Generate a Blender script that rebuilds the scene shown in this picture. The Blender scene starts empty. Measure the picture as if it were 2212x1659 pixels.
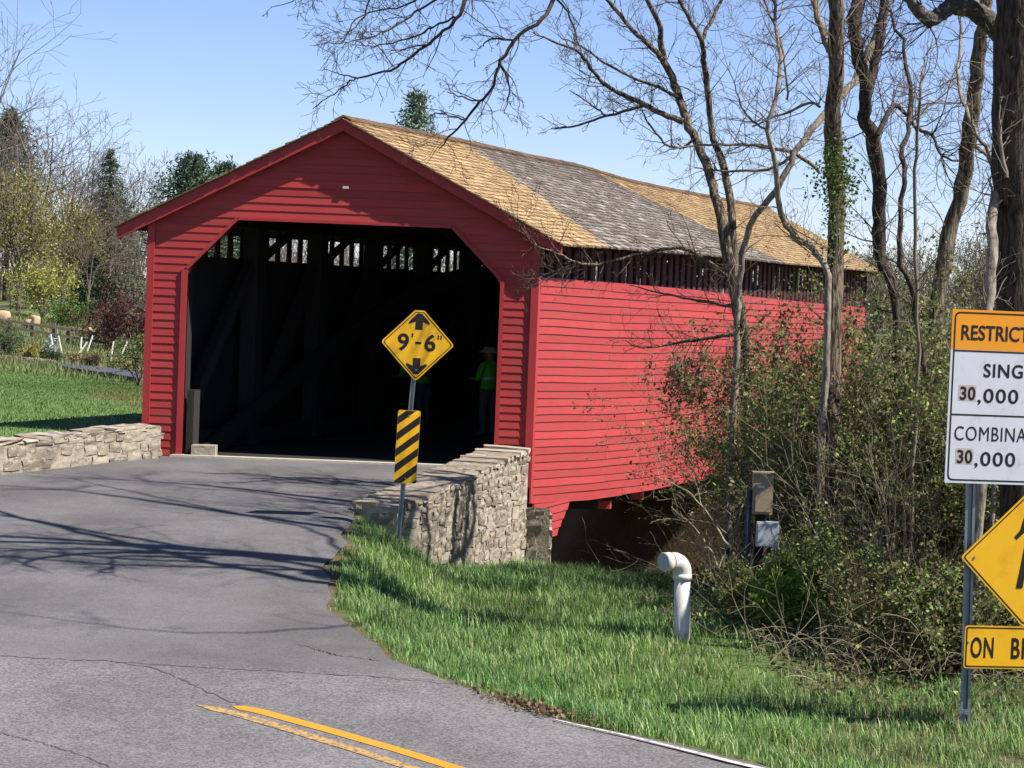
import bpy, math, random
import numpy as np
from mathutils import Vector, Matrix

# ------------------------------------------------------------------ camera, sky, sun, exposure
SC = bpy.context.scene
COL = SC.collection
F, CX, CY, ZC, HV = 4800.0, 1106.0, 829.5, 2.64, 640.0      # focal length in px of a 2212 px wide frame
ROLL = math.radians(2.2)
PITCH = math.atan((CY - HV) / F)
fw = np.array([0, math.cos(PITCH), -math.sin(PITCH)])
R0 = np.array([1.0, 0, 0]); U0 = np.array([0, math.sin(PITCH), math.cos(PITCH)])
rt = math.cos(ROLL) * R0 + math.sin(ROLL) * U0
up = math.cos(ROLL) * U0 - math.sin(ROLL) * R0
EYE = np.array([0, 0, ZC])
cd = bpy.data.cameras.new('camera'); cam = bpy.data.objects.new('camera', cd); COL.objects.link(cam)
cd.sensor_width = 36.0; cd.lens = 36.0 * F / 2212.0; cd.clip_start = 0.1; cd.clip_end = 4000
cam.matrix_world = Matrix(((rt[0], up[0], -fw[0], 0), (rt[1], up[1], -fw[1], 0), (rt[2], up[2], -fw[2], ZC), (0, 0, 0, 1)))
SC.camera = cam

SUND = Vector((-0.63, 0.22, -0.84)).normalized()            # the way the sunlight travels
world = bpy.data.worlds.new('World'); SC.world = world; world.use_nodes = True
wn = world.node_tree.nodes; wl = world.node_tree.links
sky = wn.new('ShaderNodeTexSky'); sky.sky_type = 'NISHITA'; sky.sun_disc = False
sky.sun_elevation = math.asin(-SUND.z); sky.sun_rotation = math.atan2(-SUND.x, -SUND.y)
sky.air_density = 0.85; sky.dust_density = 0.0; sky.ozone_density = 6.0; sky.altitude = 100
tint = wn.new('ShaderNodeMixRGB'); tint.blend_type = 'MULTIPLY'; tint.inputs['Fac'].default_value = 1.0; tint.inputs['Color2'].default_value = (1.02, 0.90, 0.98, 1)
wl.new(sky.outputs[0], tint.inputs['Color1']); wl.new(tint.outputs[0], wn['Background'].inputs['Color']); wn['Background'].inputs['Strength'].default_value = 0.079
sl = bpy.data.lights.new('sun', 'SUN'); sl.energy = 5.0; sl.angle = math.radians(0.5); sl.color = (1, 0.96, 0.9)
so = bpy.data.objects.new('sun', sl); COL.objects.link(so); so.location = (20, -10, 30)
so.rotation_euler = SUND.to_track_quat('-Z', 'Y').to_euler()
SC.view_settings.view_transform = 'Standard'; SC.view_settings.look = 'None'
SC.view_settings.exposure = 1.05; SC.view_settings.gamma = 1.0; SC.view_settings.use_curve_mapping = False

# ------------------------------------------------------------------ helpers
def ray(u, v): return fw + (u - CX) / F * rt - (v - CY) / F * up
def P(u, v, Y):
    d = ray(u, v); return EYE + d * (Y / d[1])
def lerp(a, b, t): return a + (b - a) * t
def smooth(a, b, x):
    t = np.clip((x - a) / (b - a), 0, 1); return t * t * (3 - 2 * t)

def tag(o, label=None, cat=None, group=None, kind=None):
    for k, x in (('label', label), ('category', cat), ('group', group), ('kind', kind)):
        if x: o[k] = x
    return o
def empty(name, loc, label=None, cat=None, group=None):
    o = bpy.data.objects.new(name, None); COL.objects.link(o); o.location = tuple(float(c) for c in loc)
    o.empty_display_size = 0.2
    return tag(o, label, cat, group)
def attach(o, parent):
    o.parent = parent
    if parent.type == 'EMPTY':
        o.matrix_parent_inverse = Matrix.Translation(-parent.location)
    elif parent.location.length > 0:
        o.matrix_parent_inverse = Matrix.Translation(-parent.location)

def mesh_np(name, v, f, material, parent=None, smoothf=False, col=None, origin=None):
    v = np.asarray(v, dtype=np.float32)
    if origin is not None: v = v - np.asarray(origin, dtype=np.float32)
    me = bpy.data.meshes.new(name)
    if isinstance(f, np.ndarray):
        k = f.shape[1]; n = len(f)
        me.vertices.add(len(v)); me.vertices.foreach_set('co', v.ravel())
        me.loops.add(n * k); me.loops.foreach_set('vertex_index', f.astype(np.int32).ravel())
        me.polygons.add(n); me.polygons.foreach_set('loop_start', np.arange(0, n * k, k, dtype=np.int32))
        me.update(calc_edges=True)
    else:
        me.from_pydata(v.tolist(), [], f); me.update()
    if smoothf: me.polygons.foreach_set('use_smooth', [True] * len(me.polygons))
    if col is not None:
        a = me.color_attributes.new('col', 'FLOAT_COLOR', 'POINT')
        c = np.ones((len(v), 4), dtype=np.float32); c[:, :3] = np.asarray(col, dtype=np.float32)
        a.data.foreach_set('color', c.ravel())
    if material: me.materials.append(material)
    o = bpy.data.objects.new(name, me); COL.objects.link(o)
    if origin is not None: o.location = tuple(float(c) for c in origin)
    if parent is not None: attach(o, parent)
    return o

class MB:
    def __init__(s): s.v = []; s.f = []; s.c = []
    def add(s, vs, fs, col=None):
        b = len(s.v); s.v += [tuple(p) for p in vs]; s.f += [tuple(b + i for i in q) for q in fs]
        if col is not None: s.c += [tuple(col)] * len(vs)
        return s
    def hexa(s, p, col=None):      # 4 bottom (ccw), 4 top
        return s.add(p, [(3, 2, 1, 0), (4, 5, 6, 7), (0, 1, 5, 4), (1, 2, 6, 5), (2, 3, 7, 6), (3, 0, 4, 7)], col)
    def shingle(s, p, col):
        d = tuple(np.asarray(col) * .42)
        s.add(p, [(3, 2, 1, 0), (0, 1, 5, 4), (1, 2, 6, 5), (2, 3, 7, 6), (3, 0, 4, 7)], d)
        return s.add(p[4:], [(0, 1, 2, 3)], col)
    def box(s, x0, x1, y0, y1, z0, z1, m=None, col=None):
        p = [(x0, y0, z0), (x1, y0, z0), (x1, y1, z0), (x0, y1, z0), (x0, y0, z1), (x1, y0, z1), (x1, y1, z1), (x0, y1, z1)]
        if m is not None: p = [m(*q) for q in p]
        return s.hexa(p, col)
    def beam(s, a, b, w, h, col=None):
        a = Vector(a); b = Vector(b); d = (b - a).normalized()
        side = d.cross(Vector((0, 0, 1)))
        if side.length < 1e-3: side = Vector((1, 0, 0))
        side.normalize(); upv = side.cross(d)
        p = []
        for q in (a, b):
            for i, j in ((-1, -1), (1, -1), (1, 1), (-1, 1)): p.append(q + side * (i * w / 2) + upv * (j * h / 2))
        return s.hexa(p, col)
    def tube(s, pts, rad, n=6, cap=False, col=None):
        b = len(s.v); k = len(pts); pts = [Vector(p) for p in pts]
        ref = None; cs = CS[n]
        for i in range(k):
            t = (pts[min(i + 1, k - 1)] - pts[max(i - 1, 0)])
            if t.length < 1e-9: t = Vector((0, 0, 1))
            t.normalize()
            if ref is None:
                ref = t.cross(Vector((0.31, 0.95, 0.02)))
                if ref.length < 0.05: ref = t.cross(Vector((1, 0, 0)))
            ref = (ref - t * ref.dot(t)).normalized(); w = t.cross(ref)
            r = rad[i]; px, py, pz = pts[i]
            rx, ry, rz = ref * r; wx, wy, wz = w * r
            for c, sn in cs: s.v.append((px + rx * c + wx * sn, py + ry * c + wy * sn, pz + rz * c + wz * sn))
        for i in range(k - 1):
            o = b + i * n
            for j in range(n):
                j2 = (j + 1) % n; s.f.append((o + j, o + j2, o + n + j2, o + n + j))
        if cap:
            s.f.append(tuple(b + j for j in reversed(range(n)))); s.f.append(tuple(b + (k - 1) * n + j for j in range(n)))
        if col is not None: s.c += [tuple(col)] * (k * n)
        return s
    def prism(s, poly, y0, y1, m):     # polygon in (x,z), extruded in local y, mapped by m
        n = len(poly)
        vs = [m(x, y0, z) for x, z in poly] + [m(x, y1, z) for x, z in poly]
        return s.add(vs, [tuple(range(n)), tuple(reversed(range(n, 2 * n)))] + [(i, i + n, (i + 1) % n + n, (i + 1) % n) for i in range(n)])
    def ring(s, outer, inner, y, m):
        n = len(outer); vs = [m(x, y, z) for x, z in outer] + [m(x, y, z) for x, z in inner]
        return s.add(vs, [(i, (i + 1) % n, (i + 1) % n + n, i + n) for i in range(n)])
    def build(s, name, material, parent=None, smoothf=False, origin=None):
        return mesh_np(name, s.v, s.f, material, parent, smoothf, s.c if s.c else None, origin)
CS = {n: [(math.cos(2 * math.pi * j / n), math.sin(2 * math.pi * j / n)) for j in range(n)] for n in (3, 4, 5, 6, 8, 10, 12, 16, 20)}

# ------------------------------------------------------------------ materials
def srgb(r, g, b):
    f = lambda c: c / 12.92 if c <= 0.04045 else ((c + 0.055) / 1.055) ** 2.4
    return tuple(f(x / 255.0) for x in (r, g, b))
ALB = 0.68     # colours below were read off the picture; this brings them down to reflectances
def mat(name, color, rough=0.8, var=0.25, scale=6.0, stretch=(1, 1, 1), bump=0.0, bscale=None, attr=False, rnd=0.0,
        ramp=None, translucent=0.0, metallic=0.0, spec=0.3, second=None, sscale=1.5, sedge=(0.45, 0.65)):
    m = bpy.data.materials.new(name); m.use_nodes = True
    nt = m.node_tree; N = nt.nodes; L = nt.links; bs = N['Principled BSDF']
    bs.inputs['Roughness'].default_value = rough; bs.inputs['Metallic'].default_value = metallic
    bs.inputs['Specular IOR Level'].default_value = spec
    tc = N.new('ShaderNodeTexCoord'); mp = N.new('ShaderNodeMapping'); mp.inputs['Scale'].default_value = stretch
    L.new(tc.outputs['Object'], mp.inputs['Vector'])
    nz = N.new('ShaderNodeTexNoise'); nz.inputs['Scale'].default_value = scale; nz.inputs['Detail'].default_value = 8; nz.inputs['Roughness'].default_value = 0.65
    L.new(mp.outputs[0], nz.inputs['Vector'])
    mr = N.new('ShaderNodeMapRange'); mr.inputs['From Min'].default_value = 0.25; mr.inputs['From Max'].default_value = 0.75
    mr.inputs['To Min'].default_value = ALB * (1 - var); mr.inputs['To Max'].default_value = ALB * (1 + var); L.new(nz.outputs['Fac'], mr.inputs['Value'])
    if attr:
        at = N.new('ShaderNodeAttribute'); at.attribute_name = 'col'; base = at.outputs['Color']
    elif ramp:
        oi = N.new('ShaderNodeObjectInfo'); cr = N.new('ShaderNodeValToRGB'); cr.color_ramp.interpolation = 'LINEAR'
        e = cr.color_ramp.elements
        while len(e) < len(ramp): e.new(0.5)
        for i, c in enumerate(ramp): e[i].position = i / (len(ramp) - 1); e[i].color = (*c, 1)
        L.new(oi.outputs['Random'], cr.inputs['Fac']); base = cr.outputs['Color']
    else:
        rg = N.new('ShaderNodeRGB'); rg.outputs[0].default_value = (*color, 1); base = rg.outputs[0]
    if second:
        n2 = N.new('ShaderNodeTexNoise'); n2.inputs['Scale'].default_value = sscale; n2.inputs['Detail'].default_value = 6; n2.inputs['Roughness'].default_value = 0.6
        L.new(mp.outputs[0], n2.inputs['Vector'])
        r2 = N.new('ShaderNodeMapRange'); r2.inputs['From Min'].default_value = sedge[0]; r2.inputs['From Max'].default_value = sedge[1]; L.new(n2.outputs['Fac'], r2.inputs['Value'])
        mx = N.new('ShaderNodeMixRGB'); mx.inputs['Color2'].default_value = (*second, 1)
        L.new(r2.outputs[0], mx.inputs['Fac']); L.new(base, mx.inputs['Color1']); base = mx.outputs[0]
    mul = N.new('ShaderNodeVectorMath'); mul.operation = 'SCALE'
    L.new(base, mul.inputs[0]); L.new(mr.outputs[0], mul.inputs['Scale']); out = mul.outputs[0]
    if rnd:
        oi = N.new('ShaderNodeObjectInfo'); r3 = N.new('ShaderNodeMapRange'); r3.inputs['To Min'].default_value = 1 - rnd; r3.inputs['To Max'].default_value = 1 + rnd
        L.new(oi.outputs['Random'], r3.inputs['Value']); m2 = N.new('ShaderNodeVectorMath'); m2.operation = 'SCALE'
        L.new(out, m2.inputs[0]); L.new(r3.outputs[0], m2.inputs['Scale']); out = m2.outputs[0]
    L.new(out, bs.inputs['Base Color'])
    if bump:
        b = N.new('ShaderNodeBump'); b.inputs['Strength'].default_value = bump; b.inputs['Distance'].default_value = 0.035 if bump >= 0.9 else 0.02
        n3 = N.new('ShaderNodeTexNoise'); n3.inputs['Scale'].default_value = bscale or scale * 2; n3.inputs['Detail'].default_value = 6
        L.new(mp.outputs[0], n3.inputs['Vector']); L.new(n3.outputs['Fac'], b.inputs['Height']); L.new(b.outputs[0], bs.inputs['Normal'])
    if translucent:
        tr = N.new('ShaderNodeBsdfTranslucent'); L.new(out, tr.inputs['Color']); ms = N.new('ShaderNodeMixShader'); ms.inputs[0].default_value = translucent
        L.new(bs.outputs[0], ms.inputs[1]); L.new(tr.outputs[0], ms.inputs[2]); L.new(ms.outputs[0], N['Material Output'].inputs['Surface'])
    return m

M = {}
RED = (0.47, 0.042, 0.037)
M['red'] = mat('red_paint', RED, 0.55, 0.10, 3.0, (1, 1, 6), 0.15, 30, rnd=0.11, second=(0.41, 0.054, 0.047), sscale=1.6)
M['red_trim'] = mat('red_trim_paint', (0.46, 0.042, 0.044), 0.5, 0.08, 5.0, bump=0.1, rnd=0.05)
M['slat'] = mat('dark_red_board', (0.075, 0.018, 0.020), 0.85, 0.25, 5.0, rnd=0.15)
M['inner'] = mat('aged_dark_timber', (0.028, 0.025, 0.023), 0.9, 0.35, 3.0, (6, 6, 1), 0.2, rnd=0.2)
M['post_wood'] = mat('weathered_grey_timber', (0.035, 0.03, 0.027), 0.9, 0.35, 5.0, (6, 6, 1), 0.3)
M['shingle'] = mat('wood_shingle', (0, 0, 0), 0.9, 0.28, 9.0, (1, 1, 1), 0.35, 30, attr=True)
M['stone'] = mat('field_stone', (0, 0, 0), 0.95, 0.30, 7.0, bump=0.6, bscale=16, rnd=0.12,
                 ramp=[srgb(124, 110, 94), srgb(168, 155, 136), srgb(142, 124, 106), srgb(188, 175, 156), srgb(130, 121, 111), srgb(174, 154, 128)],
                 second=srgb(190, 176, 155), sscale=3.0, sedge=(0.52, 0.62))
M['mortar'] = mat('lime_mortar', srgb(176, 164, 144), 0.95, 0.25, 8.0, bump=0.7, bscale=24, second=srgb(120, 108, 92), sscale=3.5, sedge=(0.5, 0.7))
M['concrete'] = mat('pale_concrete', srgb(206, 196, 176), 0.9, 0.18, 7.0, bump=0.2)
M['bark'] = mat('grey_brown_bark', srgb(140, 122, 102), 0.95, 0.5, 7.0, (5, 5, 0.6), 1.0, 9, second=srgb(62, 52, 44), sscale=6.0, sedge=(0.44, 0.58))
M['bark_pale'] = mat('lichened_pale_bark', srgb(160, 148, 132), 0.95, 0.35, 8.0, (2.5, 2.5, 0.8), 0.7, 16, second=srgb(104, 92, 78), sscale=7.0)
M['bark_dark'] = mat('dark_furrowed_bark', srgb(100, 86, 72), 0.95, 0.5, 6.0, (5, 5, 0.6), 1.0, 8, second=srgb(44, 37, 32), sscale=6.0, sedge=(0.42, 0.58))
M['bark_lichen'] = mat('lichen_spotted_bark', srgb(92, 80, 68), 0.95, 0.4, 9.0, bump=1.0, bscale=20, second=srgb(158, 160, 142), sscale=14.0, sedge=(0.56, 0.62))
M['twig'] = mat('brown_twig', srgb(138, 120, 102), 0.9, 0.3, 6.0)
M['twig_dark'] = mat('dark_twig', srgb(74, 62, 56), 0.9, 0.25, 6.0)
M['twig_far'] = mat('distant_twig', srgb(122, 108, 98), 0.95, 0.25, 1.5)
M['cane'] = mat('straw_cane', srgb(168, 152, 124), 0.9, 0.3, 5.0)
M['leaf'] = mat('leaf', (0, 0, 0), 0.6, 0.15, 2.0, attr=True, translucent=0.35)
M['needle'] = mat('needle', (0, 0, 0), 0.7, 0.2, 3.0, attr=True, translucent=0.15)
M['grass'] = mat('grass_blade', (0, 0, 0), 0.6, 0.12, 1.5, attr=True, translucent=0.4)
M['pvc'] = mat('white_pvc', srgb(226, 220, 210), 0.45, 0.06, 5.0, second=srgb(172, 160, 144), sscale=4.0, sedge=(0.5, 0.78), spec=0.5)
M['pvc_cap'] = mat('grey_pvc_cap', srgb(178, 180, 178), 0.5, 0.1, 9.0)
M['rust'] = mat('rust_stain', srgb(150, 84, 56), 0.9, 0.3, 20.0)
M['yellow'] = mat('yellow_sign_sheet', srgb(252, 190, 8), 0.4, 0.05, 4.0, spec=0.5, second=srgb(228, 162, 14), sscale=3.5, sedge=(0.52, 0.75))
M['orange'] = mat('orange_yellow_sign_sheet', srgb(250, 160, 14), 0.4, 0.04, 4.0, spec=0.5)
M['signwhite'] = mat('white_sign_sheet', srgb(222, 222, 228), 0.45, 0.05, 5.0, second=srgb(200, 198, 200), sscale=8.0, sedge=(0.55, 0.75))
M['patch'] = mat('stained_white_patch', srgb(196, 186, 176), 0.6, 0.08, 20.0)
M['black'] = mat('black_sign_ink', srgb(34, 28, 26), 0.5, 0.1, 8.0)
M['galv'] = mat('galvanised_steel', srgb(150, 158, 164), 0.45, 0.18, 14.0, metallic=0.6, spec=0.5)
M['galv_dark'] = mat('shadowed_channel_steel', srgb(86, 90, 96), 0.55, 0.2, 14.0, metallic=0.5)
M['boxtan'] = mat('tan_enclosure_paint', srgb(172, 154, 126), 0.6, 0.15, 6.0)
M['boxwhite'] = mat('white_enclosure_paint', srgb(196, 204, 212), 0.5, 0.1, 7.0)
M['cond'] = mat('blue_grey_conduit', srgb(66, 74, 92), 0.6, 0.1, 7.0)
M['boulder'] = mat('pale_sandstone', srgb(200, 172, 134), 0.95, 0.2, 2.5, bump=0.6)
M['rail'] = mat('grey_fence_wood', srgb(128, 116, 104), 0.9, 0.25, 3.0)
M['stake'] = mat('white_stake', srgb(220, 216, 206), 0.8, 0.1, 3.0)
M['net'] = mat('pale_netting', srgb(178, 180, 190), 0.9, 0.2, 6.0)
M['tarmac_far'] = mat('dark_tarmac_path', srgb(84, 86, 92), 0.95, 0.15, 3.0)
M['roof_brown'] = mat('brown_shed_roof', srgb(142, 116, 92), 0.9, 0.2, 3.0)
M['shedwall'] = mat('grey_shed_wall', srgb(128, 126, 126), 0.9, 0.15, 3.0)
M['tent'] = mat('white_canvas', srgb(226, 228, 232), 0.8, 0.05, 3.0)
M['skin'] = mat('skin', srgb(176, 124, 96), 0.6, 0.05, 8.0)
M['hivis'] = mat('lime_hi_vis_shirt', srgb(96, 208, 40), 0.8, 0.1, 8.0)
M['hivis_orange'] = mat('orange_hi_vis_vest', srgb(240, 110, 30), 0.8, 0.1, 8.0)
M['silver'] = mat('silver_reflective_tape', srgb(214, 218, 222), 0.4, 0.05, 8.0)
M['trousers'] = mat('grey_work_trousers', srgb(96, 96, 104), 0.9, 0.15, 8.0)
M['hat'] = mat('straw_hat', srgb(196, 178, 142), 0.9, 0.15, 20.0)
M['boots'] = mat('work_boots', srgb(96, 102, 108), 0.8, 0.1, 8.0)

# ------------------------------------------------------------------ sign lettering (made first, while the scene is small)
TEXT = {}
def text_mesh(key, s, size, bold=0.0, space=1.0):
    c = bpy.data.curves.new('t', 'FONT'); c.body = s; c.size = size; c.offset = bold; c.space_character = space
    c.align_x = 'LEFT'; c.align_y = 'BOTTOM_BASELINE'; c.resolution_u = 4
    o = bpy.data.objects.new('t', c); COL.objects.link(o)
    dg = bpy.context.evaluated_depsgraph_get(); dg.update()
    me = bpy.data.meshes.new_from_object(o.evaluated_get(dg))
    v = np.array([x.co[:2] for x in me.vertices]); f = [tuple(p.vertices) for p in me.polygons]
    bpy.data.objects.remove(o); bpy.data.curves.remove(c); bpy.data.meshes.remove(me)
    TEXT[key] = (v, f)
for k, s, z, b, sp in [('nine', "9", 0.255, 0.006, 1), ('six', "6", 0.255, 0.006, 1), ('RESTRICTED', 'RESTRICTED', 0.165, 0.003, 1.0), ('BRIDGE', 'BRIDGE', 0.165, 0.005, 1.0),
                       ('SINGLE', 'SINGLE', 0.165, 0.003, 1.12), ('30', '30', 0.165, 0.005, 1.05), (',000', ',000', 0.165, 0.002, 1.12), ('LBS', 'LBS', 0.165, 0.002, 1.12), ('COMBINATION', 'COMBINATION', 0.165, 0.0, 1.1),
                       ('ON', 'ON', 0.20, 0.004, 1.12), ('BRIDGE2', 'BRIDGE', 0.20, 0.004, 1.12)]:
    text_mesh(k, s, z, b, sp)

# ------------------------------------------------------------------ lie of the land
YF = 34.3
XL, XR = -5.655, 0.315
W = XR - XL
TH = math.radians(18.4); AX, AY = math.sin(TH), math.cos(TH)
LEN = 30.6
def B(s, t, z): return (XL + s + AX * t, YF + AY * t, z)       # bridge coordinates: across, along, up
def zr(y): return np.interp(y, [-20, 0, 10, 15, 18, 22, 26, 30, 33, 34.3, 70], [-1.4, -1.35, -1.3, -1.2, -1.08, -0.80, -0.47, -0.19, -0.05, -0.025, -0.02])
def PR(u, v):
    q = P(u, v, 25)
    d = ray(u, v)
    lo, hi = 8.0, 34.3
    for _ in range(40):
        Y = (lo + hi) / 2; q = EYE + d * (Y / d[1])
        if q[2] > zr(Y): lo = Y
        else: hi = Y
    return q
edge_px = [(742, 1168), (712, 1210), (703, 1260), (715, 1300), (740, 1340), (800, 1385), (880, 1430), (970, 1470), (1060, 1500), (1150, 1530), (1250, 1556), (1400, 1589), (1560, 1628), (1720, 1667)]
edge = [(-0.36, 34.4), (-2.0, 29.1)] + [tuple(PR(u, v)[:2]) for u, v in edge_px]
dx, dy = edge[-1][0] - edge[-3][0], edge[-1][1] - edge[-3][1]
edge += [(edge[-1][0] + dx * 3, edge[-1][1] + dy * 2.6), (edge[-1][0] + dx * 14, edge[-1][1] + dy * 8)]
edge = sorted(edge, key=lambda q: q[1])
EXY = np.array(edge)
def xright(y):
    base = np.interp(y, EXY[:, 1], EXY[:, 0])
    return base + (0.05 * np.sin(y * 2.9) + 0.03 * np.sin(y * 6.1 + 1)) * (np.asarray(y) < 28.6)
def xleft(y): return np.interp(y, [-12, 25.5, 27.5, 31.0, 33.9, 34.4], [-60, -60, -9.3, -7.15, -5.4, -5.3])
CREEK = np.array([(-2, 120), (-3.5, 75), (-3.5, 58), (-1.8, 48.5), (2.0, 41.6), (9.5, 38.0), (25, 36.5), (90, 35)], float)
def creek_d(x, y):
    best = np.full(np.shape(x), 1e9)
    for a, b in zip(CREEK[:-1], CREEK[1:]):
        ab = b - a; t = np.clip(((x - a[0]) * ab[0] + (y - a[1]) * ab[1]) / (ab @ ab), 0, 1)
        best = np.minimum(best, np.hypot(x - a[0] - ab[0] * t, y - a[1] - ab[1] * t))
    return best
def wob(x, y, s=1.0):
    return (np.sin(x * 1.3 * s + 2.1 * np.sin(y * 0.7 * s)) + np.sin(y * 1.7 * s + 1.4 * np.sin(x * 0.9 * s + 1)) + 0.5 * np.sin(x * 3.1 * s + y * 2.7 * s)) / 2.5
def height(x, y):
    x = np.asarray(x, float); y = np.asarray(y, float)
    xr_, xl_ = xright(y), xleft(y)
    zroad = zr(y)
    zg = np.interp(y, [-20, 14, 18, 20.2, 23.5, 28, 31, 33.5, 40], [-1.45, -1.34, -1.26, -1.21, -0.97, -1.03, -1.24, -1.46, -1.5]) + 0.05 * wob(x, y)
    right = lerp(zroad - 0.03, zg, smooth(0.0, 1.0, (x - xr_) / np.interp(y, [28.2, 29.2], [1.7, 0.62])))
    lawn = np.interp(y, [20, 34, 55, 75], [0.1, 0.28, 0.16, 0.1]) - 0.55 * smooth(45, 72, y) * smooth(-17, -10, x)
    h = np.where(x > xr_, right, zroad - 0.06)
    h = np.where((y < 34.4) & (x < xl_), lerp(zroad - 0.06, lawn, smooth(0.02, 0.35, xl_ - x)), h)
    back = np.where(x < XL + 0.3333 * (y - YF) + 0.3, lawn, -0.6)
    back = np.where(x > XL + W / 2 + 0.3333 * (y - YF), np.interp(y, [34, 40, 60, 80], [-1.46, -1.3, -0.5, 0.0]), back)
    h = np.where(y >= 34.4, back, h)
    far = 0.05 + 0.013 * (y - 70) + np.clip(0.10 * (-x - 17.5), -0.45, 0.6) * smooth(66, 80, y) * (1 - smooth(110, 160, y)); far = np.minimum(far, 2.6 + 0.002 * y)
    h = lerp(h, far, smooth(60, 80, y))
    d = creek_d(x, y)
    nw = smooth(40, 47, y); ex_ = 3.2 * smooth(0.5, 1.3, x) * (1 - smooth(37, 44, y)); k = 1 - smooth(4.6 - 1.6 * nw + ex_, 8.2 - 2.6 * nw + ex_, d + 0.3 * wob(x, y, 0.8))
    k = np.where(y < 34.0, k * smooth(31.0, 34.0, y), k)
    h = lerp(h, -3.75, np.where(x < xr_, np.where(y < 34.4, 0, k), k))
    return h

# ground: one sheet, fine where the photograph looks closely
def axis(segs):
    o = []
    for a, b, st in segs: o += list(np.arange(a, b, st))
    return np.array(o)
xs = axis([(-900, -120, 60), (-120, -40, 8), (-40, -12, 1.2), (-12, 12, 0.16), (12, 40, 1.2), (40, 120, 8), (120, 960, 60)])
ys = axis([(-60, 8, 4), (8, 14, 0.5), (14, 38, 0.16), (38, 66, 0.5), (66, 150, 3), (150, 400, 20), (400, 2000, 100)])
gx, gy = np.meshgrid(xs, ys)
gz = height(gx, gy)
nx, ny = len(xs), len(ys)
idx = np.arange(nx * ny).reshape(ny, nx)
quads = np.stack([idx[:-1, :-1], idx[:-1, 1:], idx[1:, 1:], idx[1:, :-1]], -1).reshape(-1, 4)
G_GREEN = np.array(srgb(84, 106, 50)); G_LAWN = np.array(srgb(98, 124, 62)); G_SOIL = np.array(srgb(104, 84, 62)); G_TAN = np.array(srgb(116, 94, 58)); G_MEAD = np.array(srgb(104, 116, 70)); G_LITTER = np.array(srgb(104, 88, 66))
n1 = wob(gx, gy, 1.1)[..., None]; n2 = wob(gx + 9, gy - 4, 3.1)[..., None]
c = G_GREEN * (1 + 0.2 * n1) * np.ones_like(gx)[..., None]
onlawn = ((gx < XL + 0.3333 * (gy - YF)) & (gy > 26) & (gy < 66))[..., None]
c = np.where(onlawn, G_LAWN * (1 + 0.10 * n1 + 0.06 * n2), c)
m = smooth(60, 74, gy)[..., None]; c = lerp(c, G_MEAD * (1 + 0.18 * n1), m)
dr = (gx - xright(gy)); near = (1 - smooth(0.0, 0.22, np.abs(dr)))[..., None] * (gy < 29)[..., None]
c = lerp(c, G_SOIL * (1 + 0.25 * n2), near)
lit = (smooth(2.5, 3.4, gx) * smooth(17.0, 19.5, gy + 0.25 * gx) * (1 - smooth(33, 37, gy)))[..., None]
c = lerp(c, G_LITTER * (1 + 0.25 * n2), np.clip(lit * 0.85, 0, 1))
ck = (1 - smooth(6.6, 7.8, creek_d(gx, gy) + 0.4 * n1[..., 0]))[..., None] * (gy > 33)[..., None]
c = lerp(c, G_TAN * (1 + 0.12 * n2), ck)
M['ground'] = mat('ground_cover', (0, 0, 0), 0.95, 0.30, 5.0, bump=0.5, bscale=14, attr=True)
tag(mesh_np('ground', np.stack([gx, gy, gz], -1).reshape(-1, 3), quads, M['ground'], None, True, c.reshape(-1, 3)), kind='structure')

# creek
tag(MB().add([(-60, 33, -3.55), (95, 33, -3.55), (95, 125, -3.55), (-60, 125, -3.55)], [(0, 1, 2, 3)]).build('creek_water',
    mat('muddy_creek_water', srgb(120, 98, 62), 0.35, 0.1, 1.0, bump=0.15, bscale=3.0, spec=0.15)), kind='structure')

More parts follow.
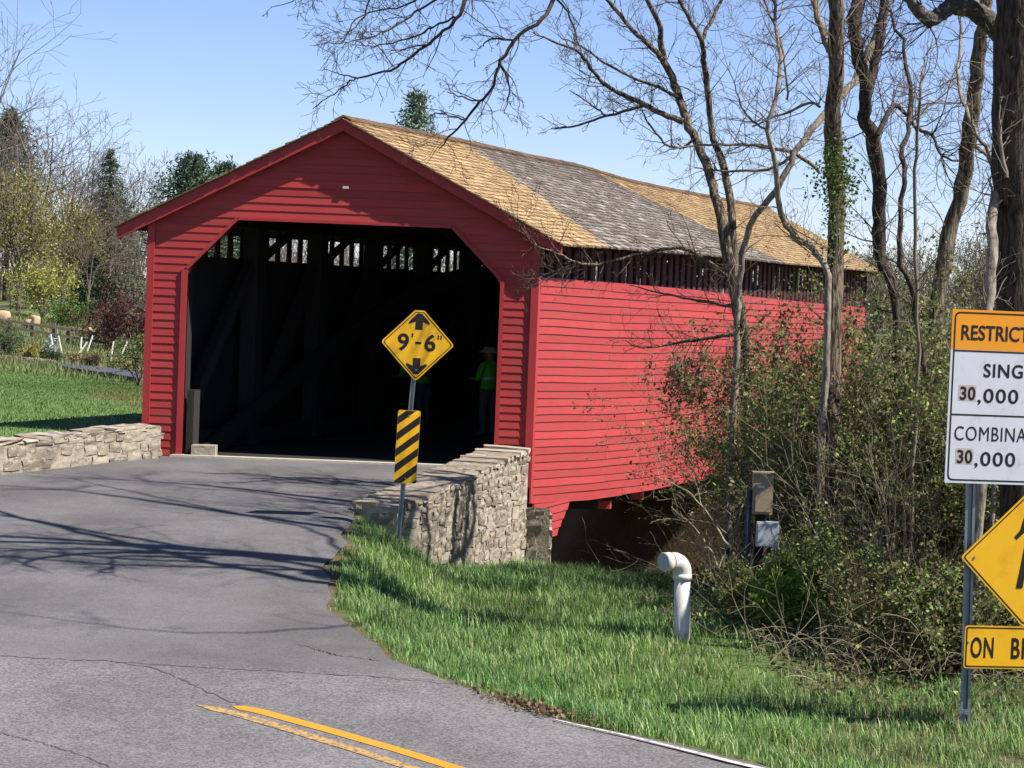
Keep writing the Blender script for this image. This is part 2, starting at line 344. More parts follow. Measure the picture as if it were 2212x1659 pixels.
# road: rows across, following the slope up to the bridge
rows = np.concatenate([np.arange(-12, 14, 1.0), np.arange(14, 34.2, 0.2), [34.21]])
ncol = 46
rv = []
for y in rows:
    a, b = float(xleft(y)), float(xright(y)); fr = np.linspace(0, 1, ncol) ** 0.6
    for k in fr:
        x = lerp(a, b, k); rv.append((x, y, float(zr(y)) - 0.05 * max(0, k - 0.985) / 0.015 * 0.4))
ri = np.arange(len(rv)).reshape(len(rows), ncol)
rq = np.stack([ri[:-1, :-1], ri[:-1, 1:], ri[1:, 1:], ri[1:, :-1]], -1).reshape(-1, 4)
def road_material():
    m = mat('worn_asphalt', srgb(116, 113, 112), 0.92, 0.10, 2.2, (1, 1, 1), 0.35, 90, second=srgb(98, 95, 94), sscale=0.6, sedge=(0.40, 0.66))
    nt = m.node_tree; N = nt.nodes; L = nt.links; bs = N['Principled BSDF']; src = bs.inputs['Base Color'].links[0].from_socket
    tc = N.new('ShaderNodeTexCoord')
    # aggregate speckle, coarser on the old main road than on the newer approach
    v = N.new('ShaderNodeTexVoronoi'); v.inputs['Scale'].default_value = 55; L.new(tc.outputs['Object'], v.inputs['Vector'])
    sep = N.new('ShaderNodeSeparateXYZ'); L.new(tc.outputs['Object'], sep.inputs[0])
    old = N.new('ShaderNodeMapRange'); old.inputs['From Min'].default_value = 20.9; old.inputs['From Max'].default_value = 20.4; L.new(sep.outputs['Y'], old.inputs['Value'])
    hue = N.new('ShaderNodeSeparateColor'); L.new(v.outputs['Color'], hue.inputs[0])
    amp = N.new('ShaderNodeMapRange'); amp.inputs['To Min'].default_value = 0.62; amp.inputs['To Max'].default_value = 1.45; L.new(hue.outputs[0], amp.inputs['Value'])
    mx = N.new('ShaderNodeMix'); fine = N.new('ShaderNodeMapRange'); fine.inputs['To Min'].default_value = 0.84; fine.inputs['To Max'].default_value = 1.12; L.new(hue.outputs[1], fine.inputs['Value']); L.new(fine.outputs[0], mx.inputs['A']); L.new(old.outputs[0], mx.inputs['Factor'])
    mlt = N.new('ShaderNodeMath'); mlt.operation = 'MULTIPLY'; mlt.inputs[1].default_value = 1.10; L.new(amp.outputs[0], mlt.inputs[0]); L.new(mlt.outputs[0], mx.inputs['B'])
    sc = N.new('ShaderNodeVectorMath'); sc.operation = 'SCALE'; L.new(src, sc.inputs[0]); L.new(mx.outputs[0], sc.inputs['Scale'])
    L.new(sc.outputs[0], bs.inputs['Base Color'])
    return m
M['road'] = road_material()
road = tag(mesh_np('road', rv, rq, M['road'], None, True), kind='structure')

def strip(name, pts, width, dz, material, parent):
    pts = np.array(pts); q = []
    for i in range(len(pts)):
        t = pts[min(i + 1, len(pts) - 1)] - pts[max(i - 1, 0)]; n = np.array([-t[1], t[0]]) / np.hypot(*t)
        w = width[i] if hasattr(width, '__len__') else width
        for k in (-1, 1):
            p = pts[i] + n * k * w / 2; q.append((p[0], p[1], float(zr(p[1])) + dz))
    f = [(2 * i, 2 * i + 1, 2 * i + 3, 2 * i + 2) for i in range(len(pts) - 1)]
    return mesh_np(name, q, f, material, parent)
def resample(px, n):
    w = np.array([PR(u, v)[:2] for u, v in px]); t = np.linspace(0, 1, len(w)); tt = np.linspace(0, 1, n)
    return np.stack([np.interp(tt, t, w[:, 0]), np.interp(tt, t, w[:, 1])], -1)
def paint(name, colr, wear):
    m = mat(name, srgb(*colr), 0.7, 0.12, 9.0, second=srgb(108, 104, 100), sscale=22.0, sedge=wear); return m
y1 = resample([(505, 1526), (560, 1537), (700, 1575), (850, 1618), (975, 1657)], 40); y1 = np.vstack([y1, y1[-1] + (y1[-1] - y1[-6]) * 6])
y2 = resample([(425, 1523), (500, 1540), (620, 1575), (760, 1618), (880, 1657)], 40); y2 = np.vstack([y2, y2[-1] + (y2[-1] - y2[-6]) * 6])
strip('centre_line', y1, [0.03 + 0.10 * min(1, i / 3) for i in range(41)], 0.005, paint('yellow_road_paint', (226, 150, 42), (0.60, 0.80)), road)
strip('centre_line', y2, [0.02 + 0.10 * min(1, i / 5) for i in range(41)], 0.005, paint('faded_yellow_road_paint', (206, 160, 86), (0.42, 0.62)), road)
ey = np.linspace(float(PR(1250, 1556)[1]), 10.0, 60)
ew = np.stack([np.interp(ey, EXY[:, 1], EXY[:, 0]) - 0.20, ey - 0.02], -1)
strip('edge_line', ew, [0.015 + .055 * min(1, i / 9) for i in range(60)], 0.005, paint('white_road_paint', (222, 216, 204), (0.50, 0.68)), road)
M['tar'] = mat('dark_tar_crack', srgb(94, 90, 88), 0.95, 0.2, 9.0)
rs = random.Random(5)
for px in ([(0, 1418), (120, 1424), (230, 1428), (330, 1442), (380, 1462), (440, 1492), (520, 1524)], [(240, 1430), (450, 1444), (640, 1452), (860, 1464), (1030, 1478)],
           [(0, 1585), (60, 1598), (150, 1622), (240, 1657)], [(640, 1390), (720, 1412), (820, 1424)]):
    pts = resample(px, 50) + np.array([[rs.uniform(-.012, .012), rs.uniform(-.03, .03)] for _ in range(50)])
    strip('seam', pts, [rs.uniform(0.004, 0.026) for _ in range(50)], 0.004, M['tar'], road)

# ------------------------------------------------------------------ the covered bridge
bridge = empty('covered_bridge', B(W / 2, 0, 0), 'long red timber covered bridge with patched shingle roof and dark open portal', 'bridge')
HALF = W / 2 + 0.43
def ridge(t): return np.interp(t, [-1, 0, 5, 9, 12, 16, 20, 24, 31], [5.26, 5.27, 5.33, 5.34, 5.38, 5.31, 5.33, 5.38, 5.44])
def eave(t): return np.interp(t, [-1, 0, 2, 5, 8, 12, 17, 26, 31], [3.49, 3.48, 3.52, 3.55, 3.59, 3.62, 3.64, 3.72, 3.74])
def ztop(s, t): return float(lerp(ridge(t), eave(t), abs(s - W / 2) / HALF))
T0, T1 = -0.18, LEN + 0.3
OPEN = [(-5.06, 2.86), (-4.31, 3.65), (-1.03, 3.65), (-0.24, 2.86)]       # the chamfered portal opening
def open_l(z): return np.interp(z, [2.86, 3.65], [OPEN[0][0], OPEN[1][0]])
def open_r(z): return np.interp(z, [2.86, 3.65], [OPEN[3][0], OPEN[2][0]])
def roof_x(z, side):      # where the gable roof cuts the wall at height z
    zz = z + 0.07
    k = (ridge(0) - zz) / (ridge(0) - eave(0)) * HALF
    return XL + W / 2 + side * min(k, W / 2)

def portal(t0, sgn, visible):
    # backing wall with the opening left free
    name = 'portal_wall'
    bk = MB(); y0 = YF + t0 * AY; dxs = AX * t0
    zt = ridge(t0) - ridge(0)
    zs = list(np.arange(-0.02, 5.1, 0.2)) + [5.12]
    for za, zb in zip(zs[:-1], zs[1:]):
        la, lb = roof_x(za, -1), roof_x(zb, -1); ra, rb = roof_x(za, 1), roof_x(zb, 1)
        parts = [((la, lb), (ra, rb))] if za >= 3.65 else [((la, lb), (open_l(za), open_l(zb))), ((open_r(za), open_r(zb)), (ra, rb))]
        for (xa, xb), (xc, xd) in parts:
            ya, yb = (y0 + 0.004, y0 + 0.09) if sgn > 0 else (y0 - 0.09, y0 - 0.004)
            bk.hexa([(xa + dxs, ya, za), (xc + dxs, ya, za), (xc + dxs, yb, za), (xa + dxs, yb, za), (xb + dxs, ya, zb + .002), (xd + dxs, ya, zb + .002), (xd + dxs, yb, zb + .002), (xb + dxs, yb, zb + .002)])
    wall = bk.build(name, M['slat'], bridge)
    if not visible: return wall
    EX = 0.1235; z = -0.02; rb_ = random.Random(3)
    while z < 5.10:
        z1 = min(z + EX, 5.14)
        la, lb = roof_x(z, -1), roof_x(z1, -1); ra, rb = roof_x(z, 1), roof_x(z1, 1)
        if z1 <= 3.70: parts = [((la, lb), (open_l(z), open_l(z1))), ((open_r(z), open_r(z1)), (ra, rb))]
        else: parts = [((la, lb), (ra, rb))]
        for (xa, xb), (xc, xd) in parts:
            dz = rb_.uniform(-0.004, 0.004); p = 0.019 + rb_.uniform(-0.002, 0.002)
            MB().hexa([(xa, y0 - p, z + dz), (xc, y0 - p, z + dz), (xc, y0 + .003, z + dz), (xa, y0 + .003, z + dz), (xb, y0 - .006, z1 + .004), (xd, y0 - .006, z1 + .004), (xd, y0 + .003, z1 + .004), (xb, y0 + .003, z1 + .004)]).build('siding_board', M['red'], wall)
        z = z1
    f0, f1 = y0 - 0.046, y0 + 0.095
    def trim(a, b, w, inward):
        a = np.array(a); b = np.array(b); d = (b - a) / np.linalg.norm(b - a); n = np.array([-d[1], d[0]]) * inward * w
        q = [a, b, b + n, a + n]
        MB().hexa([(q[0][0], f0, q[0][1]), (q[1][0], f0, q[1][1]), (q[1][0], f1, q[1][1]), (q[0][0], f1, q[0][1]), (q[3][0], f0, q[3][1]), (q[2][0], f0, q[2][1]), (q[2][0], f1, q[2][1]), (q[3][0], f1, q[3][1])]).build('opening_trim', M['red_trim'], wall)
    trim((OPEN[0][0], -0.02), OPEN[0], 0.095, 1); trim((OPEN[3][0], -0.02), OPEN[3], 0.065, -1)
    f0 -= 0.003
    trim(OPEN[0], OPEN[1], 0.05, 1); trim(OPEN[3], OPEN[2], 0.05, -1)
    f0 += 0.001; trim(OPEN[1], OPEN[2], 0.045, 1)
    zc = ztop(0, 0) - 0.06
    MB().box(XL - 0.035, XL + 0.075, y0 - 0.05, y0 + 0.06, -0.06, zc).build('corner_board', M['red_trim'], wall)
    MB().box(XR - 0.075, XR + 0.035, y0 - 0.05, y0 + 0.05, -0.3, zc).build('corner_board', M['red_trim'], wall)
    return wall
portal(0.0, 1, True)
portal(LEN, -1, False)

# side walls -------------------------------------------------------
def w_top(t): return np.interp(t, [0, 3.6, 10.2, 14.4, 25.5, 31], [2.95, 2.94, 2.90, 2.84, 2.73, 2.69])
def w_bot(t): return np.interp(t, [0, 3.3, 7.2, 12.5, 20, 31], [-0.55, -0.74, -0.87, -0.95, -0.93, -0.7])
ts = np.linspace(0.02, LEN - 0.02, 26)
bk = MB()
for a, b in zip(ts[:-1], ts[1:]):
    bk.hexa([B(W - .09, a, w_bot(a)), B(W - .012, a, w_bot(a)), B(W - .012, b, w_bot(b)), B(W - .09, b, w_bot(b)), B(W - .09, a, w_top(a)), B(W - .012, a, w_top(a)), B(W - .012, b, w_top(b)), B(W - .09, b, w_top(b))])
side = bk.build('side_wall', M['slat'], bridge)
rb_ = random.Random(8); NC = 28
for i in range(NC):
    joints = sorted({0.06, LEN - 0.04} | {round(4.2 + 6.0 * k + rb_.choice([0, 1.2, 2.4, 3.6]), 2) for k in range(4)})
    ph = rb_.uniform(0, 6)
    for ja, jb in zip(joints[:-1], joints[1:]):
        n = max(2, int((jb - ja) / 0.9)); tt = np.linspace(ja + 0.005, jb - 0.005, n + 1); m_ = MB(); sag = rb_.uniform(-0.009, 0.009); tw = rb_.uniform(-0.005, 0.005)
        vs = []
        for t in tt:
            k0, k1 = i / NC, (i + 1) / NC
            wv = 0.006 * math.sin(t * 0.9 + ph + i * 0.22) * min(1, t) + 0.010 * math.sin(t * 0.55 + i * 0.09) * min(1, t / 2)
            z0 = lerp(w_bot(t), w_top(t), k0) + (wv if i else 0) + sag; z1 = lerp(w_bot(t), w_top(t), k1) + (wv if i < NC - 1 else 0) + 0.004
            o = 0.012 + tw * (t - ja) / (jb - ja)
            vs += [B(W + .012 + o, t, z0), B(W - .008, t, z0), B(W - .008, t, z1), B(W + .002 + o * .3, t, z1)]
        fs = [(3, 2, 1, 0), tuple(4 * n + q for q in range(4))]
        for q in range(n):
            o = 4 * q
            for e in range(4): fs.append((o + e, o + (e + 1) % 4, o + 4 + (e + 1) % 4, o + 4 + e))
        m_.add(vs, fs).build('siding_board', M['red'], side)
MB().box(0, 1, 0, 1, 0, 1, lambda a, b, c_: B(W + 0.018 + 0.022 * a, 0.0 + 0.115 * b, lerp(w_bot(0) + .0, w_top(0) + .02, c_))).build('corner_board', M['red_trim'], side)
# slats of the open band under the eaves
for k in range(64):
    t = 0.25 + k * 0.475
    if t > LEN - 0.2: break
    z1 = ztop(W, t) - 0.05
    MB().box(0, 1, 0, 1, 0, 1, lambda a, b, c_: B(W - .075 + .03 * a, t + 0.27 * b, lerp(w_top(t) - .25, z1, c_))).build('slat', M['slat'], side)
# skirt boards over the abutment
for k in range(5):
    z1 = -0.56 - k * 0.125; ta = 0.30; tb = lerp(2.4, 1.5, k / 5.0); tb1 = lerp(2.4, 1.5, (k + 1) / 5.0)
    MB().hexa([B(W + .028, ta, z1 - .125), B(W + .028, tb1, z1 - .125), B(W - .02, tb1, z1 - .125), B(W - .02, ta, z1 - .125), B(W + .008, ta, z1), B(W + .008, tb, z1), B(W - .02, tb, z1), B(W - .02, ta, z1)]).build('skirt_board', M['red'], side)

lw = MB()
for a, b in zip(ts[:-1], ts[1:]):
    lw.hexa([B(0, a, w_bot(a)), B(.06, a, w_bot(a)), B(.06, b, w_bot(b)), B(0, b, w_bot(b)), B(0, a, 3.09), B(.06, a, 3.09), B(.06, b, 3.09), B(0, b, 3.09)])
    lw.hexa([B(0, a, 3.66), B(.06, a, 3.66), B(.06, b, 3.66), B(0, b, 3.66), B(0, a, ztop(0, a) + .02), B(.06, a, ztop(0, a) + .02), B(.06, b, ztop(0, b) + .02), B(0, b, ztop(0, b) + .02)])
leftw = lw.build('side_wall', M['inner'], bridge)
for k in range(64):
    t = 0.3 + k * 0.475
    if t > LEN - 0.2: break
    MB().box(0, 1, 0, 1, 0, 1, lambda a, b, c_: B(.012 + .03 * a, t + 0.16 * b, lerp(3.0, 3.70, c_))).build('slat', M['slat'], leftw)

# deck, floor beams ---------------------------------------------------
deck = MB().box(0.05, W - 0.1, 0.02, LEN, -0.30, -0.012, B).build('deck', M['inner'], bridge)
for k in range(1, 14):
    t = k * 2.2 + 0.6
    MB().box(0.0, W - 0.3, t, t + 0.2, -1.06, -0.72 if k > 1 else -0.5, B).build('floor_beam', M['inner'], deck)
    if k in (2, 3): MB().box(W - 0.298, W - 0.1, t + 0.03, t + 0.15, -1.04, -0.90, B).build('beam_end', M['red_trim'], deck)
for sx in (0.3, W - 0.55):
    MB().box(sx, sx + 0.22, 0.3, LEN, -0.72, -0.31, B).build('stringer', M['inner'], deck)
MB().box(0.48, W - 0.52, -0.16, 0.016, -0.10, 0.004, B).build('threshold', M['concrete'], bridge)

# trusses and arches --------------------------------------------------
for sA, nm in ((0.22, 1), (W - 0.50, -1)):
    ch = MB().box(sA, sA + 0.2, 0.2, LEN - 0.2, 3.60, 3.72, B).box(sA, sA + 0.2, 0.2, LEN - 0.2, 0.02, 0.28, B)
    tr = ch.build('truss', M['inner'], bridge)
    for k in range(12):
        t = 0.15 + 2.64 * k
        MB().box(sA + .0, sA + .26, t, t + 0.30, 0.0, 3.62, B).build('post', M['inner'], tr)
        if k < 11:
            MB().beam(B(sA + .13, t + .3, .35), B(sA + .13, t + 2.64, 3.0), .16, .2).build('brace', M['inner'], tr)
            MB().beam(B(sA - .02, t + .55, 2.98), B(sA - .02, t + 2.3, 3.72), .07, .13).build('upper_brace', M['inner'], tr)
    arc = []
    for q in range(31):
        a = q / 30.0; arc.append(Vector(B(sA + (.33 if nm > 0 else -.07), 0.6 + a * (LEN - 1.2), -0.15 + 3.3 * math.sin(math.pi * a))))
    am = MB()
    for a, b in zip(arc[:-1], arc[1:]): am.beam(a, b + (b - a) * .02, .11, .3)
    am.build('arch', M['inner'], tr)
for k in range(12):
    t = 0.2 + 2.64 * k
    MB().box(0.75, W - 0.75, t, t + 0.2, 3.75, 3.93, B).build('tie_beam', M['inner'], bridge)

# roof ------------------------------------------------------------------
rd = MB(); tt = np.linspace(T0, T1, 40)
for sg in (-1, 1):
    for a, b in zip(tt[:-1], tt[1:]):
        S = [W / 2, W / 2 + sg * HALF]
        pts = [B(S[0], a, ztop(S[0], a) - .055), B(S[1], a, ztop(S[1], a) - .055), B(S[1], b, ztop(S[1], b) - .055), B(S[0], b, ztop(S[0], b) - .055)]
        pt2 = [B(S[0], a, ztop(S[0], a) - .02), B(S[1], a, ztop(S[1], a) - .02), B(S[1], b, ztop(S[1], b) - .02), B(S[0], b, ztop(S[0], b) - .02)]
        rd.hexa(pts + pt2 if sg > 0 else [pts[i] for i in (1, 0, 3, 2)] + [pt2[i] for i in (1, 0, 3, 2)])
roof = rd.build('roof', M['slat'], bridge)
SLOPE = math.hypot(HALF, ridge(0) - eave(0)); NCR = 29
TAN = np.array(srgb(194, 162, 116)); GRY = np.array(srgb(142, 129, 116)); BRN = np.array(srgb(124, 90, 60)); DGR = np.array(srgb(98, 86, 76))
rr = random.Random(21)
allsh = MB(); nind = 0
for sg in (1, -1):
    for i in range(NCR):
        t = T0 - 0.09 + rr.uniform(-.1, 0)
        while t < T1:
            w = rr.uniform(0.09, 0.20); ta = max(t, T0 - 0.085 + rr.uniform(-.01, .01)); tb = min(t + w - 0.006, T1 + .03); t += w
            if tb - ta < 0.03: continue
            if sg < 0 and ta > 6: continue
            k0 = 1.012 - i / NCR + rr.uniform(-.004, .004); k1 = k0 - 1.55 / NCR
            k1 = max(k1, 0.0)
            tm = (ta + tb) / 2
            def q(k, t_, up_): s_ = W / 2 + sg * k * HALF; return B(s_, t_, ztop(s_, t_) - .018 + up_)
            th = rr.uniform(.026, .042)
            pts = [q(k0, ta, 0), q(k0, tb, 0), q(k1, tb, 0), q(k1, ta, 0), q(k0, ta, th), q(k0, tb, th), q(k1, tb, .007), q(k1, ta, .007)]
            if sg > 0: pts = [pts[j] for j in (1, 0, 3, 2, 5, 4, 7, 6)]
            f = i / NCR
            b0 = lerp(2.3, 5.2, f); b1 = lerp(16.6, 12.6, f)
            jj = rr.uniform(-.10, .10)
            grey = b0 + jj < tm < b1 + jj
            if grey:
                colr = lerp(GRY, DGR, rr.random() * 0.8) * rr.uniform(.75, 1.3)
                if rr.random() < .12: colr = lerp(colr, np.array(srgb(196, 190, 184)), .6)
                colr = lerp(colr, DGR, 0.45 * smooth(0.6, 1.0, f))
            else:
                colr = TAN * rr.uniform(.78, 1.2); colr = lerp(colr, BRN, rr.random() ** 2 * .6)
                colr = lerp(colr, BRN, 0.55 * float(smooth(0.80, 0.98, f)) * rr.random())
            if sg > 0 and tm < 1.15 and nind < 300:
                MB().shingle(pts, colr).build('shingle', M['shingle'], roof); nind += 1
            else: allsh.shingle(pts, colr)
tag(allsh.build('shingles', M['shingle'], roof), kind='stuff')
cap = MB(); t = T0 - .03
while t < T1:
    w = rr.uniform(.2, .34); colr = lerp(BRN, np.array(srgb(92, 78, 60)), rr.random()) * rr.uniform(.7, 1.15)
    for sg in (-1, 1):
        z = [ztop(W / 2, x) + .022 for x in (t, t + w)]
        o = .13; dzz = o * (ridge(t) - eave(t)) / HALF
        p = [B(W / 2, t, z[0]), B(W / 2 + sg * o, t, z[0] - dzz), B(W / 2 + sg * o, t + w, z[1] - dzz), B(W / 2, t + w, z[1])]
        th = .012 + .012 * rr.random(); p2 = [(a, b, c_ + th) for a, b, c_ in p]
        cap.hexa(p + p2 if sg > 0 else [p[j] for j in (1, 0, 3, 2)] + [p2[j] for j in (1, 0, 3, 2)], colr)
    t += w * .98
cap.build('ridge_cap', M['shingle'], roof)
for sg in (-1, 1):     # rake boards at the gable end, then the soffit return behind them
    for (ta, tb, hi, lo, nm, mm) in ((T0 - .012, T0 + .025, -.022, -.20, 'rake_board', M['red_trim']), (T0 + .06, T0 + .10, -.06, -.17, 'rafter', M['red_trim'])):
        a, b = W / 2 + sg * .0005, W / 2 + sg * (HALF - (.004 if nm == 'rake_board' else .06))
        p = [B(a, ta, ztop(a, 0) + lo), B(b, ta, ztop(b, 0) + lo), B(b, tb, ztop(b, 0) + lo), B(a, tb, ztop(a, 0) + lo), B(a, ta, ztop(a, 0) + hi), B(b, ta, ztop(b, 0) + hi), B(b, tb, ztop(b, 0) + hi), B(a, tb, ztop(a, 0) + hi)]
        MB().hexa(p if sg > 0 else [p[j] for j in (1, 0, 3, 2, 5, 4, 7, 6)]).build(nm, mm, roof)
for k in range(40):    # rafter tails along the sunny eave
    t = 0.1 + k * .78
    if t > LEN: break
    a, b = W - .3, W + .38
    MB().hexa([B(a, t, ztop(a, t) - .17), B(b, t, ztop(b, t) - .15), B(b, t + .07, ztop(b, t) - .15), B(a, t + .07, ztop(a, t) - .17), B(a, t, ztop(a, t) - .056), B(b, t, ztop(b, t) - .056), B(b, t + .07, ztop(b, t) - .056), B(a, t + .07, ztop(a, t) - .056)]).build('rafter_tail', M['slat'], roof)
lampp = P(747, 405, YF - 0.05)
MB().box(lampp[0] - .045, lampp[0] + .045, YF - .075, YF - .027, lampp[2] - .02, lampp[2] + .02).build('portal_light', M['boxwhite'], bridge)
# weathered posts and kerb block just inside the portal
pw = MB(); pw.box(.60, .71, .10, .30, -.01, 1.0, B); pw.build('guard_post', M['post_wood'], bridge)
kb = P(440, 965, YF + .1)
MB().box(kb[0] - .17, kb[0] + .20, YF - .06, YF + .22, -.008, .155).build('kerb_block', M['mortar'], bridge)

# ------------------------------------------------------------------ stone walls
rng = np.random.default_rng(4)
def stone_mesh(seed):
    r = np.random.default_rng(seed); vs = []; key = {}
    n = 2; fs = []
    def vid(i, j, k):
        if (i, j, k) not in key:
            p = np.array([i, j, k], float) / n * 2 - 1
            l = np.linalg.norm(p); p = lerp(p, p / l * 1.15, 0.08)
            p = p * (1 + r.uniform(-.15, .15, 3)); key[(i, j, k)] = len(vs); vs.append(p * .5)
        return key[(i, j, k)]
    for a in range(n):
        for b in range(n):
            for k, flip in ((0, 1), (n, 0)):
                for ax in range(3):
                    g = lambda x, y: vid(*[(k, x, y), (y, k, x), (x, y, k)][ax])
                    q = [g(a, b), g(a + 1, b), g(a + 1, b + 1), g(a, b + 1)]
                    fs.append(tuple(reversed(q)) if flip else tuple(q))
    me = bpy.data.meshes.new('stone'); me.from_pydata([tuple(v) for v in vs], [], fs); me.update()
    me.materials.append(M['stone']); return me
STONES = [stone_mesh(i) for i in range(14)]
def put_stone(parent, c, ex, ez, ey, sx, sz, sy, tilt=.13):
    me = STONES[int(rng.integers(len(STONES)))]
    o = bpy.data.objects.new('stone', me); COL.objects.link(o)
    X = Vector(ex); Z = Vector(ez); Y = Vector(ey)
    ang = float(rng.uniform(-tilt, tilt))
    mw = Matrix.Translation(Vector([float(q) for q in c])) @ Matrix((X, Y, Z)).transposed().to_4x4() @ Matrix.Rotation(ang, 4, 'Y') @ Matrix.Diagonal((sx, sy, sz, 1))
    attach(o, parent); o.matrix_basis = mw
    return o
def face_stones(parent, p0, p1, zlo, zhi, nrm, sw, sh, depth=.14, proud=.012, skip=None):
    # rubble coursing on a vertical face from p0 to p1 (xy); zlo/zhi are functions of the fraction along
    p0 = np.array(p0, float); p1 = np.array(p1, float); L_ = np.linalg.norm(p1 - p0); ex = (p1 - p0) / L_
    ex3 = (ex[0], ex[1], 0); nr = np.array(nrm, float)
    k = 0; n = 0
    zmin = min(zlo(0), zlo(1), zlo(.5)); z = zmin
    zmax = max(zhi(0), zhi(1))
    while z < zmax:
        h = sh * rng.uniform(.7, 1.35); x = -rng.uniform(0, sw)
        while x < L_:
            w = sw * rng.uniform(.55, 1.6); hh = h * rng.uniform(.75, 1.12)
            cx = x + w / 2; f = min(max(cx / L_, 0), 1); x += w
            if cx < w * .3 or cx > L_ - w * .3: continue
            top = min(z + hh, zhi(f)); 
            if top - max(z, zlo(f) - .06) < sh * .35: continue
            zc = (z + top) / 2 + rng.uniform(-.03, .03); pr = rng.uniform(-.012, .012) + proud
            c_ = p0 + ex * cx + nr * (pr - depth / 2)
            put_stone(parent, (c_[0], c_[1], zc), ex3, (0, 0, 1), (nr[0], nr[1], 0), w * .95, (top - z) * rng.uniform(.78, 1.05), depth); n += 1
        z += h
    return n
def top_stones(parent, q, n, thick=.07):
    # flat cap stones laid across the top; q = near-left, near-right, far-right, far-left
    q = [np.array(p, float) for p in q]; fr = np.cumsum(rng.uniform(.6, 1.4, n)); fr = np.concatenate([[0], fr / fr[-1]])
    for a, b in zip(fr[:-1], fr[1:]):
        cuts = [0, 1] if rng.random() < .45 else [0, rng.uniform(.35, .65), 1]
        for ca, cb in zip(cuts[:-1], cuts[1:]):
            A = lerp(lerp(q[0], q[3], (a + b) / 2), lerp(q[1], q[2], (a + b) / 2), ca); Bp = lerp(lerp(q[0], q[3], (a + b) / 2), lerp(q[1], q[2], (a + b) / 2), cb)
            F_ = lerp(lerp(q[0], q[3], b), lerp(q[1], q[2], b), (ca + cb) / 2) - lerp(lerp(q[0], q[3], a), lerp(q[1], q[2], a), (ca + cb) / 2)
            ex = Bp - A; L1 = np.linalg.norm(ex); ex = ex / L1; lf = np.linalg.norm(F_); ey = F_ / lf; ez = np.cross(ex, ey); ez /= np.linalg.norm(ez)
            c_ = (A + Bp) / 2 + ez * (rng.uniform(-.012, .02) - thick * .3)
            put_stone(parent, c_, tuple(ex), tuple(ez), tuple(ey), L1 * 1.04, thick * rng.uniform(.8, 1.3), lf * .97, .03)
def wall_core(name, base, tops, zb, parent):
    # base: xy corners in order; tops: z per corner
    n = len(base); m_ = MB()
    vs = [(x, y, zb) for x, y in base] + [(x, y, t) for (x, y), t in zip(base, tops)]
    m_.add(vs, [tuple(range(n, 2 * n)), tuple(reversed(range(n)))] + [(i, (i + 1) % n, (i + 1) % n + n, i + n) for i in range(n)])
    return m_.build(name, M['mortar'], parent)
# right wing wall: near end towards the road, far end against the bridge corner
rwall = empty('stone_wall', (-1.2, 31.5, -0.9), 'rubble stone wing wall with sloping top right of the portal, behind the striped marker', 'stone wall')
A0 = (-2.03, 29.15); A1 = (-1.43, 28.95); A2 = (-1.18, 29.35); A3 = (0.30, 34.20); A4 = (-0.33, 34.22)
zA = lambda f: lerp(-0.17, 0.30, f)
core = wall_core('mortar_core', [A0, A1, A2, A3, A4], [zA(0), zA(0), zA(.06), zA(1), zA(1)], -2.2, rwall)
d3 = np.array(A3) - np.array(A2); d3 /= np.linalg.norm(d3); n3 = (d3[1], -d3[0])
cnt = face_stones(core, A2, A3, lambda f: lerp(-1.15, -1.55, f), lambda f: zA(.06 + .94 * f) - .02, n3, .195, .128)
d2 = np.array(A2) - np.array(A1); d2 /= np.linalg.norm(d2)
cnt += face_stones(core, A1, A2, lambda f: -1.2, lambda f: zA(.03) - .02, (d2[1], -d2[0]), .24, .17)
d1 = np.array(A1) - np.array(A0); d1 /= np.linalg.norm(d1)
cnt += face_stones(core, A0, A1, lambda f: -1.0, lambda f: zA(0) - .02, (d1[1], -d1[0]), .30, .17)
d0 = np.array(A0) - np.array(A4); d0 /= np.linalg.norm(d0)
cnt += face_stones(core, A4, A0, lambda f: lerp(-.05, -.5, f), lambda f: zA(1 - f) - .02, (d0[1], -d0[0]), .42, .2)
top_stones(core, [(*A0, zA(0)), (*A1, zA(0)), (*A2, zA(.06)), (*lerp(np.array(A0), np.array(A4), .07), zA(.07))], 2)
top_stones(core, [(*lerp(np.array(A0), np.array(A4), .06), zA(.06)), (*A2, zA(.06)), (*A3, zA(1)), (*A4, zA(1))], 26)
# left wing wall
lwall = empty('stone_wall', (-6.6, 32.2, 0), 'low rubble stone wing wall left of the portal, between road and lawn', 'stone wall')
C0 = (-5.33, 33.88); C1 = (-7.13, 31.05); C2 = (-9.4, 27.4); C3 = (-9.82, 27.66); C4 = (-7.55, 31.3); C5 = (-5.72, 34.16)
zL = lambda f: lerp(.43, .13, f)
core = wall_core('mortar_core', [C0, C5, C4, C1], [zL(0), zL(0), zL(.5), zL(.5)], -.6, lwall)
wall_core('mortar_core', [C1, C4, C3, C2], [zL(.5), zL(.5), zL(1), zL(1)], -.6, lwall)
dd = np.array(C0) - np.array(C1); dd /= np.linalg.norm(dd)
face_stones(core, C1, C0, lambda f: -.1, lambda f: zL(.5 * (1 - f)) - .02, (dd[1], -dd[0]), .26, .14)
dd = np.array(C1) - np.array(C2); dd /= np.linalg.norm(dd)
face_stones(core, C2, C1, lambda f: -.3, lambda f: zL(.5 + .5 * (1 - f)) - .02, (dd[1], -dd[0]), .30, .15)
dd = np.array(C5) - np.array(C0); dd /= np.linalg.norm(dd)
face_stones(core, C0, C5, lambda f: -.05, lambda f: zL(0) - .02, (dd[1], -dd[0]), .22, .14)
top_stones(core, [(*C1, zL(.5)), (*C0, zL(0)), (*C5, zL(0)), (*C4, zL(.5))][0:1] + [(*C4, zL(.5)), (*C5, zL(0)), (*C0, zL(0))], 10, .06)
